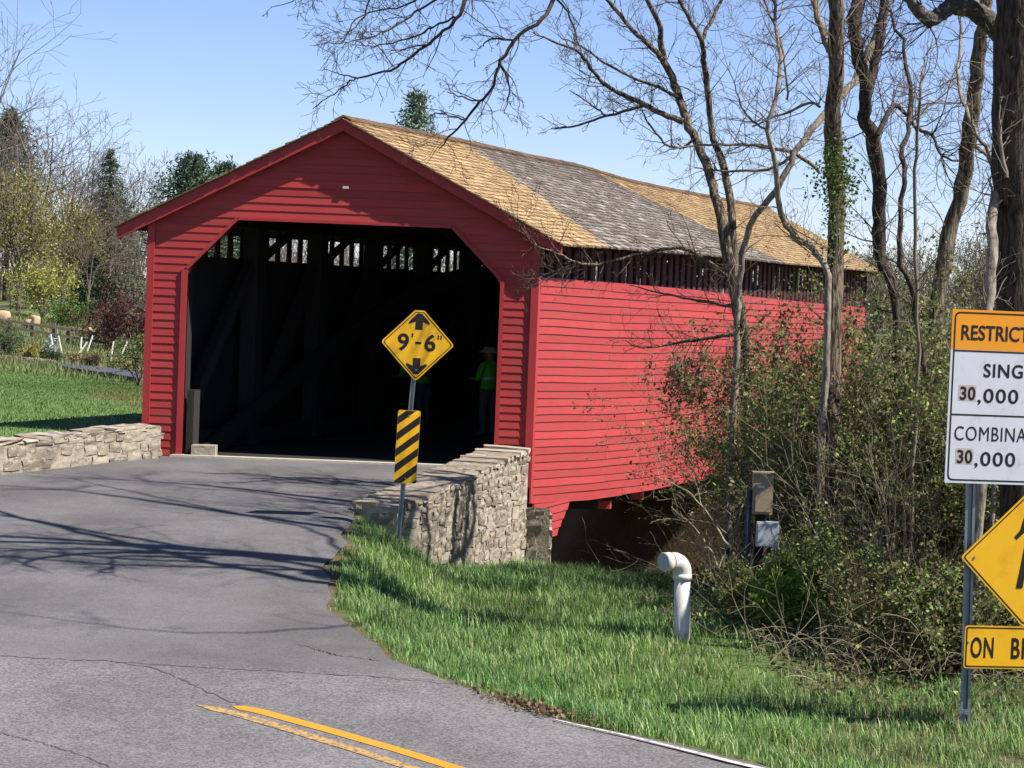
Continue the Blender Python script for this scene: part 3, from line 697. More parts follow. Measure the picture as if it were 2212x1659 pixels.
# abutment under the near corner of the bridge
abut = empty('abutment', B(W, .5, -2), 'stone abutment pier under the bridge corner at the creek bank', 'abutment')
b0, b1, b2, b3 = (0.16, 34.22), (0.66, 34.12), (0.675, 34.95), (0.2, 35.1)
core = wall_core('mortar_core', [b0, b1, b2, b3], [-.60, -.60, -.75, -.75], -4.2, abut)
dd = np.array(b1) - np.array(b0); dd /= np.linalg.norm(dd)
face_stones(core, b0, b1, lambda f: -2.2, lambda f: -.57, (dd[1], -dd[0]), .20, .20, .16, .02)
dd = np.array(b2) - np.array(b1); dd /= np.linalg.norm(dd)
face_stones(core, b1, b2, lambda f: -2.6, lambda f: -.7, (dd[1], -dd[0]), .36, .27, .18, .03)
MB().box(0, W - .2, 0.05, 1.3, -4.2, -.32, B).build('abutment_fill', M['mortar'], abut)
MB().box(-.1, W + .1, LEN - 1.6, LEN + .4, -4.2, -.32, B).build('abutment_fill', M['mortar'], abut)

# ------------------------------------------------------------------ road signs
def frame_from(origin, ux, uz):
    ux = Vector(ux).normalized(); uz = Vector(uz); uz = (uz - ux * uz.dot(ux)).normalized(); n = uz.cross(ux)   # n points away from the viewer
    o = Vector(origin)
    return lambda x, y, z: tuple(o + ux * x + uz * z + n * y)
def rounded(poly, r, n=5):
    out = []; k = len(poly)
    for i in range(k):
        p = np.array(poly[i], float); a = np.array(poly[i - 1], float); b = np.array(poly[(i + 1) % k], float)
        da = (a - p) / np.linalg.norm(a - p); db = (b - p) / np.linalg.norm(b - p)
        c_ = math.acos(max(-1, min(1, float(da @ db)))); L_ = min(r / math.tan(c_ / 2), .45 * np.linalg.norm(a - p), .45 * np.linalg.norm(b - p))
        for j in range(n + 1):
            t = j / n; q0 = p + da * L_; q1 = p + db * L_
            out.append(tuple((1 - t) ** 2 * q0 + 2 * t * (1 - t) * p + t * t * q1))
    return out
def shrink(poly, d):
    c_ = np.mean(np.array(poly), 0); return [tuple(c_ + (np.array(p) - c_) * (1 - d)) for p in poly]
def inset(poly, d):           # convex polygon, counter-clockwise
    k = len(poly); P_ = [np.array(p, float) for p in poly]; lines = []
    for i in range(k):
        a, b = P_[i], P_[(i + 1) % k]; t = (b - a) / np.linalg.norm(b - a); n = np.array([-t[1], t[0]]); lines.append((a + n * d, t))
    out = []
    for i in range(k):
        (p, r_), (q, s_) = lines[i - 1], lines[i]; den = r_[0] * s_[1] - r_[1] * s_[0]
        u = ((q - p)[0] * s_[1] - (q - p)[1] * s_[0]) / den; out.append(tuple(p + r_ * u))
    return out
def letters(key, m, x, z, parent, name, y=-0.0055, material=None, width=None, hgt=None):
    v, f = TEXT[key]; v = v.copy(); x0 = v[:, 0].min(); z0 = v[:, 1].min()
    sx = 1 if width is None else width / (v[:, 0].max() - x0)
    sz = 1 if hgt is None else hgt / (v[:, 1].max() - z0)
    return mesh_np(name, [m(x + (a - x0) * sx, y, z + (b - z0) * sz) for a, b in v], f, material or M['black'], parent)
def flat(name, poly, m, parent, material, y=-0.0055):
    return mesh_np(name, [m(a, y, b) for a, b in poly], [tuple(range(len(poly)))], material, parent)
def bolt(m, x, z, parent, r=.012):
    mb = MB(); mb.prism([(x + r * c_, z + r * s_) for c_, s_ in CS[8]], -.012, -.002, m); return mb.build('bolt', M['galv'], parent)
def plate(name, poly, m, material, parent, r, border=(.016, .030), thick=.003):
    pl = MB().prism(rounded(poly, r), -thick, thick, m).build(name, material, parent)
    if border:
        o = rounded(inset(poly, border[0]), r * .8); i = rounded(inset(poly, border[1]), r * .6)
        MB().ring(o, i, -thick - .0018, m).build('border', M['black'], pl)
    return pl
def channel(name, a, b, m_w, parent, dark=True):     # U-channel post from a to b
    a = Vector([float(q) for q in a]); b = Vector([float(q) for q in b]); d = (b - a).normalized(); x = Vector((1, 0, 0)); x = (x - d * x.dot(d)).normalized(); y = d.cross(x)
    prof = [(-.5, 0), (-.24, 0), (-.20, .42), (.20, .42), (.24, 0), (.5, 0), (.5, .08), (.30, .08), (.26, .5), (-.26, .5), (-.30, .08), (-.5, .08)]
    vs = []
    for q in (a, b): vs += [tuple(q + x * (u * m_w) + y * (w * m_w)) for u, w in prof]
    n = len(prof)
    return MB().add(vs, [(i, (i + 1) % n, (i + 1) % n + n, i + n) for i in range(n)] + [tuple(reversed(range(n))), tuple(range(n, 2 * n))]).build(name, M['galv'], parent)

# clearance sign and striped marker on the leaning post
YP = 28.2
pb = P(857, 1192, YP); ptop = P(908, 668, YP - .02)
s1 = empty('clearance_sign', (pb[0], pb[1], float(height(pb[0], pb[1]))), 'yellow 9 foot 6 clearance diamond above a striped marker on one leaning post', 'road sign')
d_ = (ptop - pb) / np.linalg.norm(ptop - pb); pb2 = pb - d_ * .5
channel('post', pb2, pb + d_ * float(np.linalg.norm(P(897, 760, YP) - pb)), .062, s1)
c0 = P(902.5, 742, YP - .05); hw = 0.482
m1 = frame_from(c0, P(985, 738, YP + .10) - P(820, 728, YP - .20), P(908, 662, YP - .05) - P(893, 825, YP - .05))
dia = [(0, -hw), (hw, 0), (0.062, hw - .062), (-.062, hw - .062), (-hw, 0)]
pl = plate('sign_plate', dia, m1, M['yellow'], s1, .045, None)
ib = [inset(dia, .018), inset(dia, .030)]
MB().ring(rounded(ib[0], .035), rounded(ib[1], .03), -.0048, m1).build('border', M['black'], pl)
def arrow(z, sg):
    a = [(-.052, -.10), (.052, -.10), (.052, .0), (.145, -.035), (.145, -.002), (.035, .105), (-.035, .105), (-.145, -.002), (-.145, -.035), (-.052, .0)]
    return [(x * .93, z + sg * y) for x, y in (a if sg > 0 else reversed(a))]
flat('arrow', arrow(.275, 1), m1, pl, M['black']); flat('arrow', arrow(-.285, -1), m1, pl, M['black'])
letters('nine', m1, -.268, -.105, pl, 'numeral', width=.150, hgt=.225); letters('six', m1, .085, -.095, pl, 'numeral', width=.150, hgt=.225)
flat('dash', [(-.035, -.008), (.045, -.008), (.045, .022), (-.035, .022)], m1, pl, M['black'])
flat('foot_mark', [(-.088, .075), (-.072, .075), (-.066, .128), (-.088, .128)], m1, pl, M['black'])
for q in (.255, .292): flat('inch_mark', [(q, .062), (q + .014, .062), (q + .020, .118), (q - .002, .118)], m1, pl, M['black'])
bolt(m1, .0, .39, pl); bolt(m1, .0, -.335, pl)
cm = [P(863, 886, YP - .03), P(910, 889, YP - .03), P(897, 1045, YP - .03), P(848, 1041, YP - .03)]
m2 = frame_from(sum(cm) / 4, (cm[1] - cm[0]) + np.array([0, .09, 0]), cm[0] - cm[3])
mw, mh = .148, .465
pl = plate('marker_plate', [(-mw, -mh), (mw, -mh), (mw, mh), (-mw, mh)], m2, M['yellow'], s1, .03, None)
def clip_rect(poly, x0, x1, z0, z1):
    for ax, lim, sg in ((0, x0, 1), (0, x1, -1), (1, z0, 1), (1, z1, -1)):
        out = []
        for i in range(len(poly)):
            a, b = poly[i - 1], poly[i]; ia = (a[ax] - lim) * sg >= 0; ib_ = (b[ax] - lim) * sg >= 0
            if ia != ib_:
                t = (lim - a[ax]) / (b[ax] - a[ax]); out.append((a[0] + (b[0] - a[0]) * t, a[1] + (b[1] - a[1]) * t))
            if ib_: out.append(b)
        poly = out
        if not poly: return []
    return poly
sl_ = .235
for k in range(-4, 5):
    zc = .035 + k * .205
    q = clip_rect([(-.3, zc - .3 * .78 - .051), (.3, zc + .3 * .78 - .051), (.3, zc + .3 * .78 + .051), (-.3, zc - .3 * .78 + .051)], -mw + .003, mw - .003, -mh + .004, mh - .004)
    if len(q) > 2: flat('stripe', q, m2, pl, M['black'])
bolt(m2, 0, .40, pl); bolt(m2, 0, -.40, pl)

# restriction signs on the right: three plates, two posts (the second stands just outside the picture)
YS = 20.0
s2 = empty('restriction_sign', P(2085, 1605, YS), 'weight restriction sign with yellow pedestrian diamond and plaque below, on steel channel posts', 'road sign')
pa, pc = P(2086, 1612, YS + .03), P(2100, 1050, YS + .03); dpa = (pc - pa) / np.linalg.norm(pc - pa)
channel('post', pa - dpa * .4 + np.array([0, .06, 0]), pc + dpa * 1.3 + np.array([0, .06, 0]), .088, s2)
channel('post', P(2272, 1612, YS + .17) - dpa * .4, P(2286, 1050, YS + .17) + dpa * 1.3, .088, s2)
base_ch = channel('post_base', pa - dpa * .5 - np.array([0.012, -.005, 0]), pa + dpa * .33 - np.array([.012, -.005, 0]), .10, s2)
mb = MB()
mbase = frame_from(pa - np.array([.012, -.002, 0]), (1, 0, 0), tuple(dpa))
for k in range(5): mb.prism([(.009 * c_, .04 + k * .055 + .009 * s_) for c_, s_ in CS[8]], -.004, .0, mbase)
mb.build('bolt_hole', M['black'], s2)
bolt(mbase, 0, .31, s2, .022)
K = F / YS
o2 = P(2049, 855, YS - .03)
m3 = frame_from(o2, P(2212, 861, YS + .07) - P(2049, 855, YS - .03), P(2052, 668, YS - .03) - P(2046, 1043, YS - .03))
WW = 1.19; H2 = 375.5 / K / 2; zsplit = H2 - 87 / K
pl = plate('sign_plate', [(0, -H2), (WW, -H2), (WW, zsplit), (0, zsplit)], m3, M['signwhite'], s2, .006, None)
pt_ = plate('sign_header', [(0, zsplit + .001), (WW, zsplit + .001), (WW, H2), (0, H2)], m3, M['orange'], s2, .006, None)
bo = rounded([(.022, -H2 + .022), (WW - .022, -H2 + .022), (WW - .022, H2 - .022), (.022, H2 - .022)], .055); bi = rounded([(.036, -H2 + .036), (WW - .036, -H2 + .036), (WW - .036, H2 - .036), (.036, H2 - .036)], .045)
MB().ring(bo, bi, -.0048, m3).build('border', M['black'], pl)
for zz in (zsplit - .008, H2 - 227 / K): flat('divider', [(.03, zz - .008), (WW - .03, zz - .008), (WW - .03, zz + .006), (.03, zz + .006)], m3, pl, M['black'], y=-.0052)
def zpx(v): return H2 - (v - 668) / K
letters('RESTRICTED', m3, 22 / K, zpx(734), pt_, 'lettering', width=197 / K, hgt=33 / K)
letters('SINGLE', m3, 76 / K, zpx(813), pl, 'lettering', width=132 / K, hgt=30 / K)
for v in (864, 1001):
    flat('patch', [(22 / K, zpx(v + 1)), (61 / K, zpx(v + 1)), (61 / K, zpx(v - 33)), (22 / K, zpx(v - 33))], m3, pl, M['patch'], y=-.0045)
    letters('30', m3, 25 / K, zpx(v), pl, 'lettering', width=35 / K, hgt=30 / K)
    letters(',000', m3, 65 / K, zpx(v + 9), pl, 'lettering', width=92 / K, hgt=36 / K)
    letters('LBS', m3, 180 / K, zpx(v), pl, 'lettering', width=64 / K, hgt=30 / K)
letters('COMBINATION', m3, 17 / K, zpx(951), pl, 'lettering', width=250 / K, hgt=31 / K)
mo = P(2218, 1207, YS + .06); m4 = frame_from(mo, m3(1, 0, 0) - np.array(m3(0, 0, 0)), m3(0, 0, 1) - np.array(m3(0, 0, 0)))
hd = 150 / K; dia = [(0, -hd), (hd, 0), (0, hd), (-hd, 0)]
pl = plate('pedestrian_plate', dia, m4, M['yellow'], s2, .035, (.016, .028))
def disc(cx, cz, r): return [(cx + r * c_, cz + r * s_) for c_, s_ in CS[16]]
figs = [disc(.04, .44 * hd / .54 + .05, .055), [(-.02, .39), (.09, .39), (.10, .08), (-.03, .08)], [(-.02, .38), (-.035, .24), (-.105, .17), (-.13, .195), (-.075, .26), (-.045, .38)],
        [(.085, .38), (.20, .24), (.18, .215), (.08, .29)], [(-.03, .10), (.03, .10), (-.0, -.07), (-.03, -.27), (-.09, -.27), (-.055, -.07)], [(.03, .10), (.10, .10), (.14, -.08), (.20, -.26), (.14, -.27), (.08, -.08)]]
for q in figs: flat('walking_figure', [(a, b - .0) for a, b in q] if q is figs[0] else [(a, b) for a, b in reversed(q)], m4, pl, M['black'], y=-.0055 - .0004 * figs.index(q))
bolt(m4, -hd + .13, 0, pl, .010)
mp_ = P(2083, 1397, YS - .03); m5 = frame_from(mp_, m3(1, 0, 0) - np.array(m3(0, 0, 0)), m3(0, 0, 1) - np.array(m3(0, 0, 0)))
hp = 46.5 / K; wp = 270 / K
pl = plate('plaque', [(0, -hp), (wp, -hp), (wp, hp), (0, hp)], m5, M['yellow'], s2, .03, (.012, .024))
letters('ON', m5, 14 / K, -24 / K, pl, 'lettering', width=52 / K, hgt=46 / K); letters('BRIDGE2', m5, 106 / K, -25 / K, pl, 'lettering', width=142 / K, hgt=47 / K)
bolt(m5, 8 / K, 10 / K, pl, .009)

# ------------------------------------------------------------------ white vent pipe
YV = 23.5
vb = P(1473, 1390, YV); vt = P(1474, 1245, YV)
pipe = empty('vent_pipe', (vb[0], vb[1], float(height(vb[0], vb[1]))), 'white plastic vent pipe with capped elbow standing in the grass', 'pipe')
rad = 18.2 / (F / YV)
MB().tube([(vb[0], vb[1], vb[2] - .3), vb, vt], [rad * .98] * 3, 20, True).build('riser', M['pvc'], pipe, True)
MB().tube([vt + np.array([0, 0, -.035]), vt + np.array([0, 0, .03])], [rad * 1.13] * 2, 20, True).build('collar', M['pvc'], pipe, True)
ax_ = Vector((-0.80, -0.60, 0)).normalized(); pts = []; Re = .135; cc = Vector(vt) + Vector((0, 0, .03)) + ax_ * Re
for k in range(9):
    a = math.pi / 2 * k / 8; pts.append(cc - ax_ * (Re * math.cos(a)) + Vector((0, 0, Re * math.sin(a))))
pts.append(pts[-1] + ax_ * .05)
MB().tube(pts, [rad * 1.10] * 10, 20, False).build('elbow', M['pvc'], pipe, True)
e0 = pts[-1]
MB().tube([e0 - ax_ * .012, e0 + ax_ * .012], [rad * 1.125] * 2, 20, True).build('joint_ring', M['rust'], pipe, True)
MB().tube([e0 + ax_ * .005, e0 + ax_ * .085], [rad * 1.13] * 2, 20, True).build('rim', M['pvc'], pipe, True)
MB().tube([e0 + ax_ * .086, e0 + ax_ * .090], [rad * 1.05] * 2, 20, True).build('end_cap', M['pvc_cap'], pipe)

# ------------------------------------------------------------------ utility boxes in the thicket
YU = 25.6; KU = F / YU
ub = P(1650, 1105, YU)
ug = float(height(ub[0], ub[1]))
box = empty('utility_box', (ub[0], ub[1], ug), 'tan electrical box on a post among the shrubs, above a white box', 'utility box')
def cab(name, u0, v0, u1, v1, d, material, parent, y=YU):
    a = P(u0, v0, y); b = P(u1, v1, y); return MB().box(a[0], b[0], y, y + d, b[2], a[2]).build(name, material, parent), a, b
cb, a, b = cab('cabinet', 1629, 1022, 1668, 1112, .16, M['boxtan'], box)
MB().box(a[0] + .03, b[0] - .02, YU - .012, YU - .001, b[2] + .03, a[2] - .12).build('door', M['boxtan'], cb)
MB().box(a[0] - .01, b[0] + .01, YU - .03, YU + .17, a[2], a[2] + .015).build('hood', M['boxtan'], cb)
MB().box(a[0] + .05, a[0] + .13, YU - .015, YU - .013, a[2] - .17, a[2] - .14).build('label_plate', M['signwhite'], cb)
MB().box((a[0] + b[0]) / 2 - .05, (a[0] + b[0]) / 2 + .05, YU + .17, YU + .27, ug - .3, a[2] + .08).build('support_post', M['post_wood'], box)
MB().tube([(a[0] - .03, YU + .1, ug - .1), (a[0] - .03, YU + .1, a[2] - .2)], [.03] * 2, 8, True).build('conduit', M['cond'], box, True)
mtb = empty('utility_box', P(1660, 1185, YU - .02), 'small white electrical box hanging below the tan box in the shrubs', 'utility box')
cb2, a2, b2 = cab('cabinet', 1636, 1127, 1682, 1183, .12, M['boxwhite'], mtb, YU - .02)
MB().box(a2[0] + .012, b2[0] - .012, YU - .034, YU - .021, b2[2] + .015, a2[2] - .02).build('cover', M['boxwhite'], cb2)
MB().tube([((a2[0] + b2[0]) / 2 + .02, YU + .03, ug - .2), ((a2[0] + b2[0]) / 2 + .02, YU + .03, b2[2])], [.025] * 2, 8, True).build('conduit', M['cond'], mtb, True)

# ------------------------------------------------------------------ people in the dark of the bridge
def person(name, x, y, rz, joints, radii, bones, label, zones, hgt):
    me = bpy.data.meshes.new('skeleton'); names = list(joints)
    me.from_pydata([joints[k] for k in names], [(names.index(a), names.index(b)) for a, b in bones], [])
    me.skin_vertices.new(name='') if hasattr(me.skin_vertices, 'new') and len(me.skin_vertices) == 0 else None
    o = bpy.data.objects.new('tmp', me); COL.objects.link(o)
    sk = o.modifiers.new('skin', 'SKIN'); sk.use_smooth_shade = True
    for k, vtx in zip(names, me.skin_vertices[0].data):
        vtx.radius = (radii[k][0], radii[k][1]); vtx.use_root = (k == 'pelvis')
    ss = o.modifiers.new('sub', 'SUBSURF'); ss.levels = 2; ss.render_levels = 2
    dg = bpy.context.evaluated_depsgraph_get(); dg.update()
    m_ = bpy.data.meshes.new_from_object(o.evaluated_get(dg)); bpy.data.objects.remove(o)
    m_.name = 'body'; m_.materials.clear()
    keys = ['skin', 'top', 'trousers', 'boots', 'tape']
    for k in keys: m_.materials.append(zones[k])
    for p in m_.polygons:
        p.material_index = keys.index(zones['pick'](p.center)); p.use_smooth = True
    root = empty(name, (x, y, -.012), label, 'person'); root.rotation_euler = (0, 0, rz)
    b = bpy.data.objects.new('body', m_); COL.objects.link(b); b.parent = root
    return root
def basic(bend=0.0, reach=.30, h=1.0):
    J = {'pelvis': (0, 0, .93), 'waist': (0, bend * .12, 1.08), 'chest': (0, bend * .35, 1.30 - bend * .06), 'shoulder': (0, bend * .5, 1.43 - bend * .12), 'neck': (0, bend * .58, 1.52 - bend * .16), 'head': (0, bend * .66 + .02, 1.63 - bend * .2), 'crown': (0, bend * .70 + .02, 1.71 - bend * .22)}
    for s_, n in ((-1, 'L'), (1, 'R')):
        J.update({'sh' + n: (s_ * .17, bend * .48, 1.41 - bend * .12), 'el' + n: (s_ * .24, bend * .5 + .02, 1.14 - bend * .15), 'wr' + n: (s_ * .13, bend * .5 + reach, 1.12 - bend * .2), 'pa' + n: (s_ * .09, bend * .5 + reach + .07, 1.14 - bend * .2)})
        for q, (ox, oz) in enumerate(((.035, .01), (.015, .0), (-.005, -.005), (-.025, .0), (.05, .03))):
            b0 = J['pa' + n]; J['f%d%s' % (q, n)] = (b0[0] - s_ * .02 + ox * s_, b0[1] + (.05 if q < 4 else .02), b0[2] + oz); J['g%d%s' % (q, n)] = (b0[0] - s_ * .035 + ox * s_, b0[1] + (.075 if q < 4 else .045), b0[2] + oz - .03)
        J.update({'hip' + n: (s_ * .095, 0, .88), 'kn' + n: (s_ * .105, .02, .50), 'an' + n: (s_ * .11, -.02, .09), 'to' + n: (s_ * .125, .15, .035)})
    Rr = {'pelvis': (.15, .115), 'waist': (.145, .105), 'chest': (.165, .115), 'shoulder': (.11, .09), 'neck': (.055, .06), 'head': (.075, .095), 'crown': (.05, .06)}
    Bn = [('pelvis', 'waist'), ('waist', 'chest'), ('chest', 'shoulder'), ('shoulder', 'neck'), ('neck', 'head'), ('head', 'crown')]
    for n in 'LR':
        Rr.update({'sh' + n: (.065, .065), 'el' + n: (.045, .045), 'wr' + n: (.03, .03), 'pa' + n: (.04, .022), 'hip' + n: (.09, .095), 'kn' + n: (.066, .07), 'an' + n: (.05, .055), 'to' + n: (.045, .035)})
        Bn += [('shoulder', 'sh' + n), ('sh' + n, 'el' + n), ('el' + n, 'wr' + n), ('wr' + n, 'pa' + n), ('pelvis', 'hip' + n), ('hip' + n, 'kn' + n), ('kn' + n, 'an' + n), ('an' + n, 'to' + n)]
        for q in range(5):
            Rr['f%d%s' % (q, n)] = (.009, .009); Rr['g%d%s' % (q, n)] = (.008, .008); Bn += [('pa' + n, 'f%d%s' % (q, n)), ('f%d%s' % (q, n), 'g%d%s' % (q, n))]
    return J, Rr, Bn
def pick1(c_):
    if c_.z < .10: return 'boots'
    if c_.z < .94: return 'trousers'
    if c_.z > 1.50 or c_.y > .36: return 'skin'
    if 1.16 < c_.z < 1.21 and abs(c_.x) < .19 and c_.y < .14: return 'tape'
    return 'top'
J, Rr, Bn = basic(reach=.2)
g1 = P(1052, 944, 41.6)
zones = dict(skin=M['skin'], top=M['hivis'], trousers=M['trousers'], boots=M['boots'], tape=M['silver'], pick=pick1)
def dress(root, hat=True, hy=.02, hz=1.68):
    mb = MB(); rz = [(0.0, .12), (.095, .115), (.10, .06), (.17, .015), (.165, .0), (.10, .0)]
    for i, (r, z) in enumerate(rz):
        for c_, s_ in CS[16]: mb.v.append((r * c_ * .9, hy + r * s_ * 1.05, hz - .02 + z))
    for i in range(len(rz) - 1):
        for j in range(16): mb.f.append((i * 16 + j, i * 16 + (j + 1) % 16, i * 16 + 16 + (j + 1) % 16, i * 16 + 16 + j))
    if hat:
        o = mb.build('hat', M['hat'], None, True); o.parent = root
    # face: eyes, nose, ears and hair at the nape
    mb = MB()
    for sx in (-1, 1): mb.tube([(sx * .03, hy + .085, hz - .045), (sx * .03, hy + .098, hz - .045)], [.011, .007], 6, True)
    o = mb.build('eyes', M['black'], None); o.parent = root
    mb = MB().tube([(0, hy + .085, hz - .05), (0, hy + .122, hz - .082), (0, hy + .09, hz - .092)], [.009, .014, .010], 6, True)
    for sx in (-1, 1): mb.tube([(sx * .078, hy + .0, hz - .035), (sx * .088, hy - .008, hz - .06), (sx * .078, hy, hz - .085)], [.008, .013, .007], 6, True)
    o = mb.build('nose_and_ears', M['skin'], None, True); o.parent = root
p1 = person('person', g1[0], g1[1], math.radians(48), J, Rr, Bn, 'standing person in lime high-visibility shirt, straw hat and grey trousers inside the portal', zones, 1.72); dress(p1)
p1.scale = (1.18, 1.18, .95)
J, Rr, Bn = basic(bend=.55, reach=.22)
def pick2(c_):
    if c_.z < .10: return 'boots'
    if c_.z < .92: return 'trousers'
    if c_.z > 1.42 and c_.y > .33: return 'skin'
    if abs(c_.x) < .14 and 1.02 < c_.z < 1.24: return 'tape'
    return 'top'
g2 = P(912, 932, 43.6)
zones = dict(skin=M['skin'], top=M['hivis'], trousers=M['trousers'], boots=M['boots'], tape=M['hivis_orange'], pick=pick2)
p2 = person('person', g2[0], g2[1], math.radians(60), J, Rr, Bn, 'stooping person in orange and lime vest half hidden behind the clearance sign', zones, 1.7); dress(p2, False, .383, 1.57)
p2.scale = (1.2, 1.2, .97)

# ------------------------------------------------------------------ vegetation
def rvec(r): return Vector((r.gauss(0, 1), r.gauss(0, 1), r.gauss(0, 1)))
def grow(mb, p, d, L_, rad, lev, maxlev, r, kids=(5, 5, 4, 3), wig=.22, trop=.10, spread=(.5, 1.0), tips=None, minr=.0015, shrinkf=(.5, .78), sides=(8, 6, 4, 3, 3)):
    n = (7, 6, 5, 4, 3)[min(lev, 4)]; pts = [p.copy()]; rads = [rad]; d = d.normalized()
    for i in range(n):
        d = (d + rvec(r) * wig * .5 + Vector((0, 0, trop * (.5 if lev else 1)))).normalized()
        p = p + d * (L_ / n); pts.append(p.copy()); rads.append(max(minr, rad * (1 - .62 * (i + 1) / n)))
    mb.tube(pts, rads, sides[min(lev, 4)])
    if tips is not None and lev >= maxlev - 1: tips += pts[1:]
    if lev < maxlev:
        k = kids[min(lev, len(kids) - 1)]
        for j in range(k):
            f = lerp(.25, 1.0, (j + r.random()) / k); i = min(n - 1, int(f * n)); q = pts[i].lerp(pts[i + 1], f * n - i)
            t = (pts[i + 1] - pts[i]).normalized(); side = t.cross(rvec(r)).normalized(); a = r.uniform(*spread)
            grow(mb, q, t * math.cos(a) + side * math.sin(a), L_ * r.uniform(*shrinkf) * (1.15 - .45 * f), max(minr, rads[i] * r.uniform(.4, .62)), lev + 1, maxlev, r, kids, wig, trop, spread, tips, minr, shrinkf, sides)
def leaves_mesh(name, pts, size, colors, material, parent, seed, jit=.05, aspect=.6, droop=0.0, per=1):
    g = np.random.default_rng(seed); pts = np.repeat(np.asarray([tuple(p) for p in pts], float), per, 0)
    n = len(pts); pts = pts + g.normal(0, jit, (n, 3))
    a = g.normal(0, 1, (n, 3)); a[:, 2] -= droop; a /= np.linalg.norm(a, axis=1)[:, None]
    b = np.cross(a, g.normal(0, 1, (n, 3))); b /= np.linalg.norm(b, axis=1)[:, None] + 1e-9
    s_ = (size * g.uniform(.55, 1.4, n))[:, None]; nrm = np.cross(a, b)
    v = np.stack([pts, pts + a * s_ * .5 + b * s_ * aspect * .5 + nrm * s_ * .1, pts + a * s_, pts + a * s_ * .5 - b * s_ * aspect * .5 + nrm * s_ * .1], 1).reshape(-1, 3)
    colors = np.asarray(colors, float); c_ = colors[g.integers(len(colors), size=n)] * g.uniform(.7, 1.3, n)[:, None]
    return mesh_np(name, v, np.arange(4 * n).reshape(n, 4), material, parent, False, np.repeat(c_, 4, 0))

GREENS = [srgb(140, 162, 76), srgb(118, 142, 66), srgb(98, 120, 60), srgb(160, 176, 98), srgb(128, 128, 76)]
OLIVE = [srgb(130, 126, 78), srgb(152, 136, 94), srgb(114, 116, 68), srgb(140, 112, 80)]
def to_ground(path):      # let a traced stem run on down into the soil
    x, y = path[0][0], path[0][1]; zg = float(height(x, y)) - .25
    return zg
def trace(px, Y, r, dj=.5, ph=None):
    ph = r.uniform(0, 6) if ph is None else ph; k = F / Y; out = []; rads = []
    for i, (u, v, w) in enumerate(px):
        yy = Y + dj * math.sin(ph + i * .55) * min(1, i / 3.0); out.append(Vector(P(u, v, yy))); rads.append(w / 2 / (F / yy))
    return out, rads
def refine(pts, rads, n, r, amp=.01):
    P_ = []; R_ = []
    for i in range(len(pts) - 1):
        a = pts[max(i - 1, 0)]; b = pts[i]; c_ = pts[i + 1]; d = pts[min(i + 2, len(pts) - 1)]
        for j in range(n):
            t = j / n; P_.append(.5 * ((2 * b) + (c_ - a) * t + (2 * a - 5 * b + 4 * c_ - d) * t * t + (3 * b - a - 3 * c_ + d) * t ** 3) + rvec(r) * amp); R_.append(lerp(rads[i], rads[i + 1], t) * (1 + r.uniform(-.06, .06)))
    P_.append(pts[-1]); R_.append(rads[-1]); return P_, R_
def sprouts(mb, pts, rads, n, L_, r, lo=.0, maxlev=1, trop=.05, wig=.3, tips=None, kids=(3, 2)):
    for _ in range(n):
        i = r.randrange(int(lo * (len(pts) - 1)), len(pts) - 1); t = (pts[i + 1] - pts[i]).normalized(); q = pts[i].lerp(pts[i + 1], r.random())
        side = t.cross(rvec(r)).normalized(); a = r.uniform(.6, 1.3)
        grow(mb, q, t * math.cos(a) + side * math.sin(a), L_ * r.uniform(.35, 1.3), max(.003, min(rads[i] * .45, .005 + .007 * r.random() * L_)), 0, maxlev, r, kids, wig, trop, (.5, 1.1), tips, .0024, (.4, .7), (4, 3, 3, 3, 3))

def traced_tree(label, Y, stems, bark, twigs=(60, .8), seed=1, twigmat='twig', crown_up=None, dj=.5, group=None, lo=.15, trunk_sides=10):
    """stems[0] is the trunk (runs into the ground); the others are limbs traced from the same tree."""
    r = random.Random(seed); tk = MB(); cr = MB()
    base = None
    for i, px in enumerate(stems):
        pts, rads = trace(px, Y, r, dj, 0.0 if i else None)
        if i == 0:
            zg = to_ground(pts); b = pts[0].copy(); base = Vector((b.x, b.y, zg + .25))
            if pts[0].z > zg:
                pts = [Vector((b.x, b.y, zg)), Vector((b.x, b.y, (zg + b.z) / 2))] + pts; rads = [rads[0] * 1.25, rads[0] * 1.08] + rads
        pts, rads = refine(pts, rads, 4, r, .006 if i else .012)
        big = rads[0] > .035
        (tk if i == 0 else cr).tube(pts, rads, trunk_sides if i == 0 else (8 if big else 5))
        n = max(3, int(twigs[0] * (len(pts) / 40.0) * (1 if i else .8)))
        sprouts(cr, pts, rads, n, twigs[1], r, lo if i == 0 else .05, 2)
        if pts[-1].z > 5.0 and crown_up is not None:      # the tree goes on above the picture
            for _ in range(3):
                d = (pts[-1] - pts[-3]).normalized() + rvec(r) * .45
                grow(cr, pts[-1], d, crown_up * r.uniform(.7, 1.1), rads[-1] * .8, 0, 3, r, (5, 4, 3), .2, .12, (.4, .9))
    root = empty('tree', base, label, 'tree', group)
    tk.build('trunk', M[bark], root, True); cr.build('crown', M[twigmat] if twigmat in M else M['twig'], root, True)
    return root

